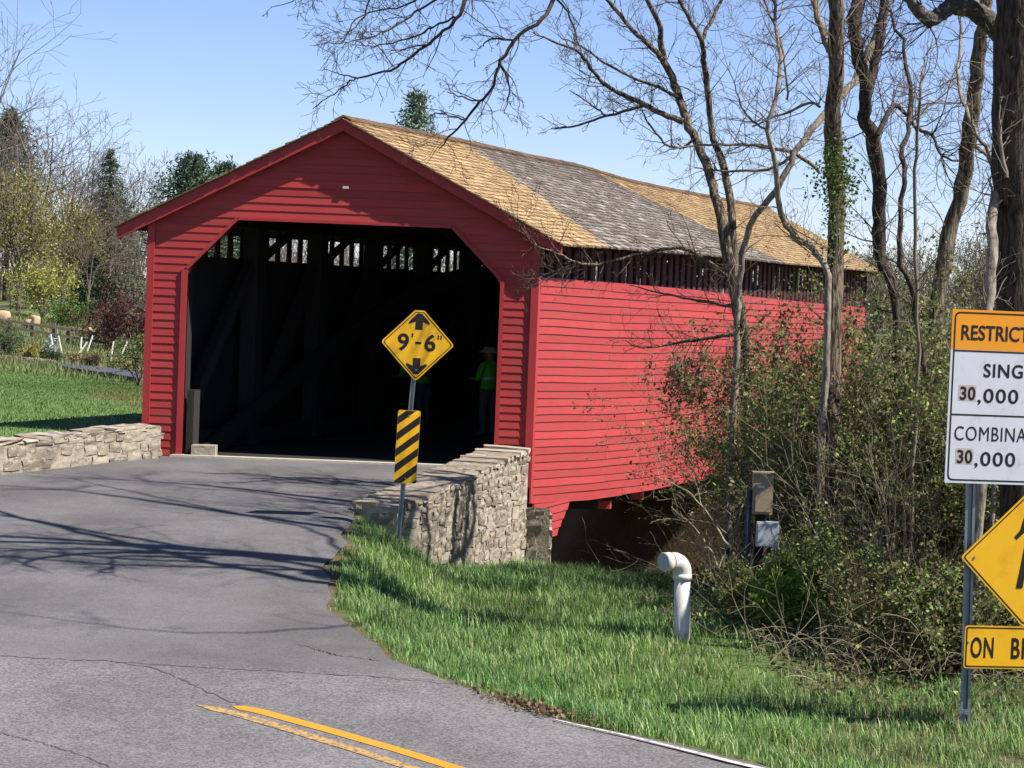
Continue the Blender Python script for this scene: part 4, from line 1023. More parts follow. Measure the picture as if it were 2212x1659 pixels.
T = traced_tree
T('slender grey tree with several forking stems in front of the bridge wall', 30.0, [
    [(1614, 1010, 24), (1612, 850, 24), (1606, 740, 26), (1592, 650, 30), (1575, 560, 26), (1548, 440, 22), (1531, 370, 20), (1495, 290, 18), (1474, 230, 18), (1452, 165, 17), (1432, 120, 15), (1425, 57, 12), (1401, 0, 10), (1385, -50, 8)],
    [(1436, 132, 13), (1400, 95, 11), (1371, 70, 10), (1340, 33, 9), (1308, -5, 8), (1280, -40, 6)],
    [(1588, 640, 20), (1581, 475, 18), (1565, 367, 16), (1541, 300, 14), (1528, 187, 13), (1520, 130, 12), (1515, 87, 11), (1474, 12, 8), (1450, -40, 6)],
    [(1515, 88, 9), (1540, 40, 8), (1562, -5, 7), (1580, -50, 6)],
    [(1476, 262, 14), (1430, 245, 12), (1387, 223, 11), (1345, 205, 10), (1317, 190, 9), (1290, 165, 8), (1271, 140, 8), (1251, 113, 6), (1204, 93, 5), (1151, 70, 2.5)],
    [(1465, 212, 9), (1420, 188, 7), (1351, 160, 6), (1254, 100, 4), (1210, 80, 2.5)],
    [(1390, 226, 8), (1350, 240, 7), (1310, 250, 6), (1250, 270, 5), (1190, 278, 2.5)],
    [(1310, 250, 5), (1280, 228, 4), (1230, 195, 2)],
    [(1500, 300, 7), (1475, 318, 6), (1437, 310, 5), (1395, 255, 4), (1388, 230, 2)],
    [(1575, 600, 11), (1525, 562, 10), (1471, 535, 8), (1391, 547, 7), (1304, 568, 7), (1247, 568, 6), (1204, 547, 5), (1154, 530, 4), (1127, 493, 3), (1104, 460, 1.8)],
    [(1247, 568, 5), (1204, 585, 4), (1160, 596, 3), (1127, 595, 2)],
    [(1590, 660, 9), (1540, 655, 7), (1475, 643, 5), (1420, 630, 4), (1360, 616, 2)],
    [(1605, 720, 12), (1560, 725, 9), (1500, 735, 7), (1440, 745, 5), (1385, 752, 3), (1350, 735, 2)]],
  'bark', (40, .5), 11, 'bark', None)
T('pale lichened stem leaning right across the other trunks behind the forking tree', 29.4, [
    [(1592, 700, 15), (1596, 610, 14), (1621, 490, 14), (1675, 413, 14), (1718, 333, 14), (1765, 267, 15), (1810, 215, 15), (1851, 173, 16), (1871, 127, 19), (1891, 83, 20), (1908, 30, 20), (1918, -40, 20)],
    [(1771, 372, 9), (1721, 333, 9), (1671, 320, 8), (1618, 313, 7), (1550, 312, 6), (1475, 317, 4), (1430, 330, 2)],
    [(1718, 335, 8), (1660, 365, 7), (1610, 368, 6), (1560, 370, 5), (1500, 362, 3)]],
  'bark_pale', (40, .6), 12, 'twig', 3.0)
T('thin wavering sapling stem rising in front of the roof corner', 26.0, [
    [(1790, 640, 15), (1765, 547, 14), (1708, 500, 14), (1685, 450, 13), (1675, 350, 12), (1658, 283, 10), (1671, 233, 10), (1685, 143, 9), (1678, 67, 8), (1671, 0, 7), (1665, -50, 6)],
    [(1660, 283, 6), (1625, 260, 5), (1600, 225, 4), (1585, 175, 2)], [(1771, 230, 6), (1748, 223, 6), (1691, 247, 5), (1625, 273, 3)], [(1702, 215, 5), (1695, 133, 5), (1680, 70, 5), (1655, 15, 5), (1640, -30, 4)]],
  'bark_pale', (45, .6), 13, 'twig', 2.0)
T('straight furrowed trunk with climbing ivy halfway up', 26.2, [
    [(1800, 1010, 38), (1798, 800, 38), (1805, 553, 38), (1808, 430, 37), (1800, 330, 40), (1803, 230, 36), (1806, 100, 34), (1805, 0, 32), (1806, -70, 31), (1812, -300, 28), (1806, -560, 25), (1818, -820, 20), (1810, -1100, 13)],
    [(1792, 112, 17), (1775, 60, 16), (1762, 20, 15), (1752, -40, 14)]],
  'bark', (40, .8), 14, 'twig', 2.0)
T('crooked forked trunk right of the ivy-clad trunk', 27.4, [
    [(1945, 1150, 18), (1941, 886, 18), (1931, 640, 19), (1905, 565, 26), (1898, 500, 30), (1898, 400, 31), (1885, 300, 32), (1868, 253, 28), (1873, 187, 27), (1850, 110, 29), (1848, 40, 30), (1858, -10, 31), (1864, -60, 30), (1880, -280, 27), (1872, -520, 23), (1888, -760, 18), (1880, -960, 11)],
    [(1878, 190, 20), (1895, 120, 20), (1904, 60, 20), (1912, -10, 19), (1915, -60, 18)],
    [(1898, 290, 13), (1915, 250, 12), (1935, 228, 11), (1960, 250, 9), (1985, 280, 8), (2015, 295, 7), (2035, 335, 6), (2080, 350, 3)]],
  'bark_dark', (46, .8), 15, 'twig_dark', 2.0)
T('dark sapling with thin upright stem left of the restriction sign', 25.2, [
    [(2040, 1040, 14), (2008, 853, 13), (1985, 720, 12), (1968, 620, 11), (1941, 553, 11), (1951, 400, 11), (1948, 333, 11), (1965, 267, 10), (1961, 167, 9), (1948, 83, 7), (1915, 17, 5)],
    [(1965, 268, 6), (1985, 230, 4), (1990, 180, 2)]],
  'bark_dark', (40, .7), 16, 'twig', None)
T('very thin whip-like sapling between the crooked and the slanting trunks', 24.6, [
    [(1985, 760, 8), (1975, 500, 8), (1981, 333, 7), (1988, 200, 6), (1995, 143, 4), (2015, 83, 2.5)]], 'twig', (45, .5), 17, 'twig', None)
T('slanting furrowed trunk leaning right towards the big trunk', 26.8, [
    [(2005, 900, 34), (2018, 720, 34), (2040, 560, 34), (2080, 400, 33), (2092, 300, 34), (2108, 167, 31), (2125, 50, 28), (2133, -40, 27), (2150, -260, 25), (2170, -520, 22), (2165, -800, 17), (2180, -1000, 10)],
    [(2092, 300, 9), (2125, 330, 8), (2150, 362, 6), (2170, 400, 3)]], 'bark', (46, .8), 18, 'twig', 2.0)
T('thin bent sapling crossing the slanting trunk', 23.8, [
    [(2165, 640, 9), (2150, 370, 9), (2108, 290, 8), (2085, 233, 8), (2071, 167, 8), (2076, 80, 7), (2079, -10, 6), (2080, -60, 5)]], 'bark_pale', (60, .5), 19, 'twig', None)
T('pale twisted vine stem climbing beside the big dark trunk', 22.4, [
    [(2130, 800, 22), (2135, 700, 22), (2140, 553, 24), (2145, 440, 24), (2175, 385, 22), (2205, 290, 20), (2235, 200, 18), (2260, 100, 16)],
    [(2175, 385, 10), (2160, 300, 9), (2165, 220, 8), (2160, 120, 6)]], 'bark_pale', (60, .6), 20, 'twig', None)
# the big near tree: its boughs reach over the road above the picture and hang back into it
r5 = random.Random(50)
big = T('massive dark trunk at the right edge with a gnarled lichened bough', 22.8, [
    [(2212, 1200, 100), (2206, 900, 98), (2200, 700, 96), (2194, 553, 92), (2190, 300, 92), (2196, 100, 94), (2200, -60, 92), (2190, -320, 84), (2170, -600, 70)],
    [(2250, 190, 44), (2215, 130, 46), (2180, 95, 46), (2150, 60, 45), (2112, 25, 42), (2060, 12, 38), (2035, 28, 34), (2012, 42, 34), (1990, 30, 28), (1968, 2, 25), (1950, -30, 22), (1900, -120, 16), (1840, -180, 10)],
    [(2014, 40, 26), (2006, 52, 16), (2003, 58, 6)]], 'bark_dark', (20, .6), 21, 'bark_lichen', None, .25, trunk_sides=16)
hang = MB()
def bough(px, Y, w0, dj=.35):
    pts, rads = trace(px, Y, r5, dj, 1.0); pts, rads = refine(pts, rads, 4, r5, .008); hang.tube(pts, rads, 6 if rads[0] > .02 else 4); return pts, rads
for px, n, L_ in [
    ([(2196, -200, 60), (2000, -330, 44), (1700, -380, 36), (1400, -300, 26), (1150, -150, 17), (1040, -60, 12), (1010, -10, 10), (984, 43, 8), (950, 75, 7), (917, 100, 7), (867, 140, 6), (820, 157, 5), (770, 167, 4), (737, 160, 2.5), (700, 150, 1.6)], 34, .55),
    ([(770, 167, 3.5), (740, 190, 3), (705, 215, 2.4), (675, 236, 1.6)], 8, .3),
    ([(984, 35, 6), (950, 52, 5), (917, 70, 5), (847, 93, 4), (797, 100, 3), (770, 87, 1.6)], 16, .4),
    ([(1040, -60, 9), (990, -40, 7), (950, -5, 6), (897, 27, 5), (847, 60, 4.5), (797, 82, 3), (745, 92, 2)], 22, .5),
    ([(990, -40, 6), (930, -20, 5), (880, 10, 4), (830, 20, 3.5), (770, 40, 3), (738, 90, 2.5), (700, 94, 1.6)], 20, .45),
    ([(930, -20, 5), (850, -30, 4.5), (800, -5, 4), (787, 33, 3.5), (760, 65, 2.6), (720, 95, 2)], 14, .4),
    ([(850, -30, 4), (760, -45, 3.5), (680, -25, 3), (630, 2, 2.4), (585, 15, 1.5)], 10, .35),
    ([(1700, -380, 26), (1500, -260, 22), (1340, -160, 16), (1240, -70, 12), (1200, -10, 10), (1171, 43, 9), (1111, 88, 8), (1077, 147, 7), (1064, 187, 6), (1037, 220, 6), (1004, 260, 5), (970, 297, 4), (948, 322, 2)], 26, .5),
    ([(1111, 88, 5), (1060, 85, 4), (1040, 100, 2.6), (1030, 106, 1.6)], 7, .25),
    ([(1082, 142, 5), (1100, 175, 4), (1098, 205, 3), (1090, 246, 1.8)], 9, .3),
    ([(1037, 220, 4), (1000, 210, 3), (965, 198, 1.8)], 5, .25), ([(1004, 260, 4), (960, 245, 3), (927, 250, 1.8)], 8, .25),
    ([(1200, -10, 6), (1225, 25, 5), (1240, 60, 4), (1255, 110, 3), (1262, 140, 2)], 8, .3),
    ([(2190, -320, 50), (1950, -520, 40), (1600, -640, 30), (1200, -560, 22), (800, -480, 16), (500, -450, 12), (250, -440, 7)], 60, 1.2),
    ([(2180, -450, 46), (1850, -760, 36), (1500, -900, 28), (1100, -860, 20), (700, -760, 13), (400, -650, 8)], 60, 1.4),
    ([(1950, -520, 26), (1750, -460, 22), (1480, -420, 18), (1250, -330, 13), (1000, -240, 9), (760, -180, 6)], 50, 1.0)]:
    pts, rads = bough(px, 23.4, 0); sprouts(hang, pts, rads, n, L_, r5, .1, 2, -.02, .3, None, (3, 2))
for wp_, r0, n, L_ in [([(4.95, 22.8, 6.6), (4.3, 22.3, 7.7), (2.8, 23.2, 8.0), (1.2, 24.6, 8.1), (-.2, 25.8, 7.9), (-1.6, 27.0, 7.6)], .10, 34, 1.0),
                       ([(4.95, 22.8, 7.2), (4.2, 22.9, 8.1), (2.6, 23.0, 8.3), (.6, 23.4, 8.2), (-1.2, 24.2, 7.9)], .075, 34, .9),
                       ([(4.95, 22.8, 7.6), (4.9, 23.8, 8.5), (4.2, 25.4, 8.7), (2.1, 27.2, 8.8), (.3, 28.8, 8.5)], .055, 30, .9),
                       ([(4.95, 22.8, 6.9), (5.2, 20.6, 8.0), (4.2, 19.6, 8.2), (2.8, 19.7, 8.2), (1.4, 20.2, 8.0)], .03, 22, .6),
                       ([(4.95, 22.8, 8.2), (3.6, 23.6, 9.6), (1.6, 25.0, 10.2), (-.6, 26.4, 10.4)], .08, 30, 1.2),
                       ([(4.95, 22.8, 8.6), (3.4, 22.2, 10.0), (1.2, 22.6, 10.8), (-1, 23.4, 11)], .06, 30, 1.2)]:
    pts = [Vector(q) for q in wp_]; pts, rads = refine(pts, [lerp(r0, r0 * .3, i / (len(pts) - 1)) for i in range(len(pts))], 5, r5, .03); hang.tube(pts, rads, 6); sprouts(hang, pts, rads, n, L_, r5, .1, 2, .0, .3, None, (3, 2))
hang.build('overhanging_boughs', M['twig_dark'], big, True)

# ivy on the trunk
g = np.random.default_rng(77); iv = []
for k in range(1500):
    v = g.triangular(285, 350, 590) if k < 1100 else g.uniform(345, 430); a = g.uniform(0, 6.28); w_ = 1.0 if k < 1100 else g.uniform(1.0, 3.6)
    q = P(1809 + g.normal(0, 5), v, 26.1); iv.append((q[0] + .115 * math.cos(a) * g.uniform(.8, 1.2) * w_, q[1] + .115 * math.sin(a) * g.uniform(.8, 1.2), q[2]))
tag(leaves_mesh('ivy', iv, .042, [srgb(116, 134, 70), srgb(92, 112, 56), srgb(140, 152, 92)], M['leaf'], None, 78, .03, .7), 'bright green ivy wrapped round the straight furrowed trunk', 'ivy')

# ------------------------------------------------------------------ thicket shrubs
def shrub(label, u, Y, hgt, wid, nst, seed, leafn=2, leafsize=.045, cols=None, stemmat='twig', lean=(0, 0), group=None, name='shrub', v0=None, kids=(7, 4), trop=.02):
    r = random.Random(seed); x = float(P(u, 1200, Y)[0]); z = float(height(x, Y)); st = MB(); tips = []
    for _ in range(nst):
        a = r.uniform(0, 6.28); q = Vector((x + r.gauss(0, wid * .13), Y + r.gauss(0, wid * .13), z - .1))
        out = r.uniform(.1, .75) * wid / hgt
        d = Vector((math.cos(a) * out + lean[0], math.sin(a) * out + lean[1], 1))
        grow(st, q, d, hgt * r.uniform(.55, 1.08), r.uniform(.005, .011), 0, 2, r, kids, .22, trop, (.4, 1.1), tips, .0022, (.3, .5), (5, 4, 3, 3, 3))
    root = empty(name, (x, Y, z), label, 'shrub', group)
    st.build('stems', M[stemmat], root, True)
    if leafn: leaves_mesh('foliage', tips, leafsize, cols or GREENS + OLIVE[:3], M['leaf'], root, seed, .03, .65, .2, leafn)
    return root
shrub('sparse olive-brown vine bush in front of the red wall, left of the forking tree trunk', 1612, 31.0, 3.1, 1.7, 22, 101, 1, .045, OLIVE + GREENS[:2], lean=(-.22, 0))
shrub('green leafy bush round the foot of the forking tree', 1650, 30.4, 3.0, 1.6, 26, 102, 3, .048)
shrub('tall green bush behind the tan utility box', 1705, 29.4, 3.3, 1.7, 28, 103, 2, .05, GREENS + OLIVE)
shrub('tall tangled bush between utility box and ivy-clad trunk', 1770, 27.6, 3.4, 1.7, 28, 104, 2, .05, GREENS + OLIVE)
shrub('dense green bush under the ivy-clad trunk', 1835, 27.0, 3.4, 1.8, 28, 105, 3, .05)
shrub('high green bush under the crooked forked trunk', 1905, 28.2, 3.8, 1.9, 28, 106, 3, .05)
shrub('brownish bush right of the crooked trunk', 1975, 26.2, 3.4, 1.8, 28, 107, 2, .05, GREENS[2:] + OLIVE)
shrub('green bush directly left of the restriction sign', 2040, 25.4, 3.4, 1.8, 28, 108, 3, .05)
shrub('green bush behind the upper half of the restriction sign', 2120, 26.4, 3.7, 2.0, 28, 109, 3, .05)
shrub('dark green bush at the right edge behind the pedestrian sign', 2190, 25.0, 3.1, 1.9, 26, 110, 2, .05)
shrub('bright yellow-green bush low beside the vent pipe', 1705, 24.2, .85, .75, 16, 111, 5, .042, [srgb(146, 172, 66), srgb(120, 152, 54)])
shrub('low leafy bush below the white box', 1650, 24.8, .75, .8, 16, 112, 2, .042)
shrub('low dark bush in front of the tall thicket', 1800, 24.2, 1.2, 1.2, 20, 113, 2, .045, GREENS[1:])
shrub('low straggly bush left of the sign post', 1905, 23.0, 1.1, 1.2, 20, 114, 1, .045, GREENS[1:] + OLIVE)
shrub('low leafy bush behind the steel sign post', 2030, 22.6, 1.2, 1.2, 20, 115, 2, .045)
shrub('low leafy bush under the pedestrian diamond', 2150, 22.8, 1.3, 1.3, 20, 116, 2, .045)
shrub('dead straw-coloured brambles sprawling beneath the thicket, left of the low straggly bush', 1800, 22.8, .8, 1.5, 22, 117, 0, .04, None, 'cane', kids=(3, 2), trop=-.05)
shrub('dead straw-coloured brambles around the steel sign post', 2020, 23.4, 1.2, 2.0, 26, 118, 0, .04, None, 'cane', kids=(3, 2), trop=-.05)
shrub('bare arching canes hanging over the dark space under the bridge', 1570, 29.0, 1.7, 1.7, 14, 119, 0, .03, None, 'cane', lean=(-.35, 0), kids=(4, 3), trop=-.02)
shrub('tall bare canes rising in the middle of the thicket', 1810, 25.4, 2.3, 1.5, 18, 120, 0, .04, None, 'cane', kids=(4, 3))
shrub('tall bare canes rising beside the crooked trunk', 1900, 24.6, 2.6, 1.6, 18, 121, 0, .04, None, 'cane', kids=(4, 3))
shrub('tall brown canes left of the restriction sign', 1990, 24.2, 2.6, 1.5, 18, 122, 0, .04, None, 'twig', kids=(4, 3))
shrub('green bush right of the big dark trunk, beyond the restriction sign', 2300, 26.0, 3.3, 2.0, 24, 123, 2, .05)
shrub('brownish bush farthest right behind the restriction sign', 2410, 24.6, 3.0, 2.0, 24, 124, 2, .05, GREENS[2:] + OLIVE)
# hanging vine on the low limb of the forking tree
rv_ = random.Random(133); vs_ = MB(); tips = []
for _ in range(26):
    q = Vector(P(rv_.uniform(1440, 1600), rv_.uniform(715, 790), 29.7 + rv_.uniform(-.3, .3)))
    grow(vs_, q, Vector((rv_.gauss(-.15, .5), rv_.gauss(0, .3), -.8)), rv_.uniform(.35, 1.0), .004, 0, 2, rv_, (5, 3), .35, -.03, (.5, 1.1), tips, .002, (.35, .6), (4, 3, 3, 3, 3))
vine = empty('vine', P(1605, 720, 30.0), 'brownish leafy vine hanging from the low limb in front of the red wall', 'vine')
vs_.build('stems', M['twig'], vine, True); leaves_mesh('foliage', tips, .045, OLIVE + [srgb(120, 84, 64)], M['leaf'], vine, 134, .03, .65, .3, 1)
# dark rooted stump stem left of the shrubs
T('short dark leaning stem between vent pipe and shrubs', 25.6, [[(1545, 1360, 12), (1552, 1300, 13), (1560, 1240, 14), (1572, 1180, 13), (1590, 1130, 9), (1600, 1090, 4)], [(1560, 1240, 7), (1535, 1190, 5), (1500, 1140, 3), (1450, 1095, 2)], [(1572, 1180, 6), (1530, 1110, 4), (1480, 1060, 3), (1420, 1030, 2)]], 'bark_dark', (30, .4), 22, 'cane', None)

# undergrowth and leaf litter under the thicket: one mass
g = np.random.default_rng(9)
n = 30000; ux = g.uniform(1.4, 9.5, n); uy = g.uniform(20.5, 33.5, n)
keep = (ux > 2.0 + .35 * np.sin(uy * 1.7) + np.maximum(0, (23.2 - uy)) * .8) & (ux < .29 * uy + 1.6)
ux, uy = ux[keep], uy[keep]
den = .5 + .5 * wob(ux, uy, 1.9)
uz = height(ux, uy) + np.abs(g.normal(0, .16, len(ux))) * (.3 + den)
tag(leaves_mesh('undergrowth', np.stack([ux, uy, uz], -1), .06, GREENS[1:] + OLIVE + [srgb(96, 80, 60)] * 3, M['leaf'], None, 91, .02, .6), 'low leafy undergrowth and dead leaves beneath the thicket', 'undergrowth', kind='stuff')
tw = MB(); rt_ = random.Random(31)
for _ in range(420):
    y = rt_.uniform(21.5, 31); x = rt_.uniform(1.9 + max(0, 23 - y) * .7, .235 * y + .6); z = float(height(x, y))
    a = rt_.uniform(0, 6.28); d = Vector((math.cos(a), math.sin(a) * .6, rt_.uniform(.0, 1.6)))
    grow(tw, Vector((x, y, z + rt_.uniform(-.03, .2))), d, rt_.uniform(.4, 1.5), rt_.uniform(.003, .007), 0, 1, rt_, (3,), .3, -.08, (.4, 1.1), None, .002, (.3, .5), (3, 3, 3, 3, 3))
tag(tw.build('fallen_twigs', M['cane'], None, True), 'tangle of dead twigs and canes under the thicket', 'twigs', kind='stuff')

# ------------------------------------------------------------------ grass
def blades(name, x, y, hgt, wid, cols, seed, label, bend=.5):
    g = np.random.default_rng(seed); n = len(x); z = height(x, y) - .01
    a = g.uniform(0, 2 * np.pi, n); dx, dy = np.cos(a), np.sin(a); b = bend * g.uniform(.15, 1.1, n) * hgt
    wx, wy = -dy * wid / 2, dx * wid / 2
    base = np.stack([x, y, z], -1); m1_ = base + np.stack([dx * b * .28, dy * b * .28, hgt * .58], -1); tp = base + np.stack([dx * b, dy * b, hgt * .96], -1)
    wv = np.stack([wx, wy, 0 * wx], -1)
    v = np.stack([base - wv, base + wv, m1_ + wv * .75, m1_ - wv * .75, tp], 1).reshape(-1, 3)
    i = np.arange(n)[:, None] * 5
    f = np.concatenate([i + np.array([[0, 1, 2, 3]])], 0); f3 = i + np.array([[3, 2, 4, 4]])
    cols = np.asarray(cols, float); c_ = cols[g.integers(len(cols), size=n)] * (g.uniform(.72, 1.28, n) * (1 + .22 * wob(x + 5, y, 1.7)))[:, None]; c_[:, 0] *= 1 + .14 * wob(x, y + 7, .9)
    tri = np.concatenate([np.stack([f[:, 0], f[:, 1], f[:, 2]], -1), np.stack([f[:, 0], f[:, 2], f[:, 3]], -1), f3[:, :3]], 0)
    o = mesh_np(name, v, tri, M['grass'], None, False, np.repeat(c_, 5, 0)); return tag(o, label, 'grass', kind='stuff')
g = np.random.default_rng(12)
n = 400000
y = 12 + (g.random(n) ** 1.15) * 22.2; x = g.uniform(-3.2, 9.4, n)
ok = (x > xright(y) + .02 + .1 * g.random(n)) & (x < .275 * y + 1.2) & (x > -.235 * y)
inwall = (y > 28.9) & (x < (y - 29.2) * .31 - 1.05)
thick = smooth(2.1, 3.2, x - .4 * np.sin(y * 1.3)) * smooth(21.0, 22.6, y)
ok &= ~inwall & (g.random(n) > thick * .86)
ok &= ~((y > 33.2) & (x < .6))
x, y = x[ok], y[ok]
cl = .5 + .5 * wob(x * 1.0, y * 1.0, 2.3); cl2 = .5 + .5 * wob(x + 3, y - 2, 5.2)
kp = g.random(len(x)) < .28 + .85 * cl2 ** 1.2; x, y, cl, cl2 = x[kp], y[kp], cl[kp], cl2[kp]
edge_d = x - xright(y)
hg = (.05 + .13 * cl * g.uniform(.5, 1.2, len(x)) + .11 * cl2 ** 2) * (0.45 + .55 * smooth(0.0, .5, edge_d)) * g.uniform(.7, 1.25, len(x))
blades('grass', x, y, hg, .0085 * g.uniform(.7, 1.4, len(x)), [srgb(138, 184, 86), srgb(116, 162, 74), srgb(160, 198, 112), srgb(94, 134, 62), srgb(194, 218, 154), srgb(190, 192, 136), srgb(82, 118, 58)], 14, 'tall tufted green grass on the verge between road and creek', .8)
n = 130000
y = g.uniform(27, 64, n); x = g.uniform(-19, -4.5, n); ok = (x < np.where(y < 34.3, xleft(y) - .5, XL + .3333 * (y - YF) - .15)) & (x > -.28 * y - 1.5); x, y = x[ok], y[ok]
blades('lawn', x, y, .045 * g.uniform(.6, 1.5, len(x)), .012 * g.uniform(.7, 1.4, len(x)), [srgb(104, 134, 62), srgb(92, 122, 54), srgb(120, 146, 74)], 15, 'short mown lawn left of the bridge', .5)

# ------------------------------------------------------------------ what lies beyond: garden, fence, trees
def gz_(x, y): return float(height(x, y))
def bare_tree(label, u, Y, hgt, seed, rad=.16, kids=(9, 6, 5, 3), spread=(.45, 1.0), material='twig_far', leaf=None, group=None, fork=.4, maxlev=4, trop=.06):
    r = random.Random(seed); x = float(P(u, 640, Y)[0]); z = gz_(x, Y); tk = MB(); cr = MB(); tips = []
    p = Vector((x, Y, z - .3)); pts = [p]; rads = [rad * 1.15]; d = Vector((r.gauss(0, .06), r.gauss(0, .06), 1)); n = 6
    for i in range(n):
        d = (d + rvec(r) * .05).normalized(); p = p + d * (hgt * fork / n); pts.append(p); rads.append(rad * (1 - .35 * (i + 1) / n))
    tk.tube(pts, rads, 8)
    for j in range(kids[0]):
        f = lerp(.45, 1.0, (j + r.random()) / kids[0]); i = min(n - 1, int(f * n)); q = pts[i].lerp(pts[i + 1], f * n - i); a = r.uniform(*spread) * (1.15 - .75 * f); b = r.uniform(0, 6.28)
        grow(cr, q, Vector((math.sin(a) * math.cos(b), math.sin(a) * math.sin(b), math.cos(a))), hgt * r.uniform(.42, .68), rads[i] * r.uniform(.45, .7), 1, maxlev, r, kids, .26, trop, (.4, .95), tips, .010, (.42, .68), (6, 5, 4, 3, 3))
    root = empty('tree', (x, Y, z), label, 'tree', group)
    tk.build('trunk', M[material], root, True); cr.build('crown', M[material], root, True)
    if leaf: leaves_mesh('foliage', tips, leaf[0], leaf[1], M['leaf'], root, seed, leaf[2], .6, .3, leaf[3])
    return root
YEL = [srgb(158, 150, 66), srgb(140, 136, 62), srgb(122, 120, 62), srgb(172, 162, 88)]
bare_tree('tall bare tree with wide open crown at the left edge, above the yellow-green trees', 40, 118, 12.0, 201, .18, (10, 6, 4, 3))
bare_tree('bare tree at the left edge whose upper twigs enter the sky', -85, 112, 14.0, 202, .2, (9, 6, 4, 3))
bare_tree('bare spreading tree between the tall bare tree and the spruce', 135, 124, 9.5, 203, .14)
bare_tree('thin bare tree right of the spruce', 292, 128, 9.0, 204, .10, (8, 6, 4, 3))
bare_tree('small bare tree in front of the spruce foot', 215, 112, 6.0, 205, .09)
bare_tree('yellow-green budding tree at the left edge', 40, 104, 6.6, 206, .12, (10, 7, 5, 3), (.5, 1.2), 'twig_far', (.13, YEL, .28, 3), maxlev=3)
bare_tree('smaller yellow-green budding tree beside the first', 128, 108, 5.6, 207, .10, (10, 7, 5, 3), (.5, 1.2), 'twig_far', (.12, YEL, .25, 3), maxlev=3)
bare_tree('bare thin-stemmed tree pair left of the garden shed', 185, 106, 5.4, 208, .07, (6, 5, 4, 3), (.3, .7))
for i, (u, Y, h_, lb) in enumerate([(1885, 96, 5.5, 'distant bare tree behind the far end of the bridge roof'), (1990, 110, 6.0, 'distant bare tree between the dark sapling and the slanting trunk'), (2085, 100, 6.0, 'distant bare tree behind the slanting trunk'), (2170, 112, 6.5, 'distant bare tree behind the restriction sign'), (1770, 120, 5.5, 'distant bare tree behind the ivy-clad trunk')]):
    bare_tree(lb, u, Y, h_, 220 + i, .12, (9, 7, 5, 3), leaf=(.10, [srgb(122, 132, 84), srgb(132, 124, 92)], .25, 1) if i % 2 == 0 else None)

def conifer(label, u, Y, ztop_, width, seed, style='spruce', cols=None, name='tree'):
    r = random.Random(seed); x = float(P(u, 640, Y)[0]); z = gz_(x, Y); hgt = ztop_ - z; tk = MB(); br = MB(); pts_ = []
    tk.tube([(x, Y, z - .2), (x, Y, z + hgt * .5), (x, Y, z + hgt * .98)], [hgt * .018, hgt * .012, .01], 8)
    lev = 26 if style == 'spruce' else 15
    for i in range(lev):
        f = i / (lev - 1.0); zz = z + hgt * lerp(.05 if style == 'spruce' else .28, .97, f)
        R_ = width * ((1 - f) ** .85 * .96 + .06) if style == 'spruce' else width * (math.sin(math.pi * min(1, .30 + .72 * (f))) ** .8 * .9 + .12)
        nb = 9 if style == 'spruce' else 6
        for j in range(nb):
            a = 6.28 * (j + r.random()) / nb; L_ = R_ * r.uniform(.6, 1.15); q = Vector((x, Y, zz + r.uniform(-.1, .1)))
            d0 = Vector((math.cos(a), math.sin(a), .15 if style == 'spruce' else .5)); path = [q]
            for k in range(5):
                d0 = (d0 + Vector((0, 0, -.13 if style == 'spruce' else .04)) + rvec(r) * .06).normalized(); q = q + d0 * (L_ / 5); path.append(q)
            br.tube(path, [.028 * hgt / 9, .022, .018, .014, .010, .006], 3)
            for k in range(1, 6):
                m_ = (5 if f < .75 else 2) if style == 'spruce' else (16 if k > 2 else 3)
                for _ in range(m_):
                    o = rvec(r) * (.10 + .05 * k) * ((R_ / width + .06) * 1.2 if style == 'spruce' else (R_ / width + .3) * 1.35)
                    if style == 'spruce': o.z = -abs(o.z) * .8
                    pts_.append(path[k] + o)
    root = empty(name, (x, Y, z), label, 'tree')
    tk.build('trunk', M['twig_dark'], root, True); br.build('branches', M['twig_dark'], root, True)
    leaves_mesh('foliage', pts_, .20 if style == 'spruce' else .26, cols, M['needle'], root, seed, .05, .28, .5 if style == 'spruce' else -.3, 2)
DKG = [srgb(78, 96, 74), srgb(64, 84, 66), srgb(96, 112, 86), srgb(108, 112, 84)]
PNG = [srgb(88, 112, 88), srgb(72, 96, 76), srgb(108, 128, 98), srgb(60, 82, 66)]
conifer('dark pointed spruce standing left of the bridge portal', 230, 120, 9.8, 3.3, 301, 'spruce', DKG)
conifer('dark pine behind the tall bare tree at the left edge', 12, 132, 12.4, 2.2, 302, 'pine', DKG)
conifer('green pine rising over the left roof slope', 408, 108, 8.7, 2.3, 303, 'pine', PNG)
conifer('second pine rising over the left roof slope, nearer the ridge', 478, 112, 8.5, 2.2, 304, 'pine', PNG)
conifer('lone pine top above the roof ridge', 884, 100, 11.6, 1.5, 305, 'pine', [srgb(128, 150, 128), srgb(104, 128, 106), srgb(150, 166, 140)])
conifer('low dark evergreen at the foot of the spruce', 200, 108, 3.8, 1.4, 306, 'spruce', DKG)

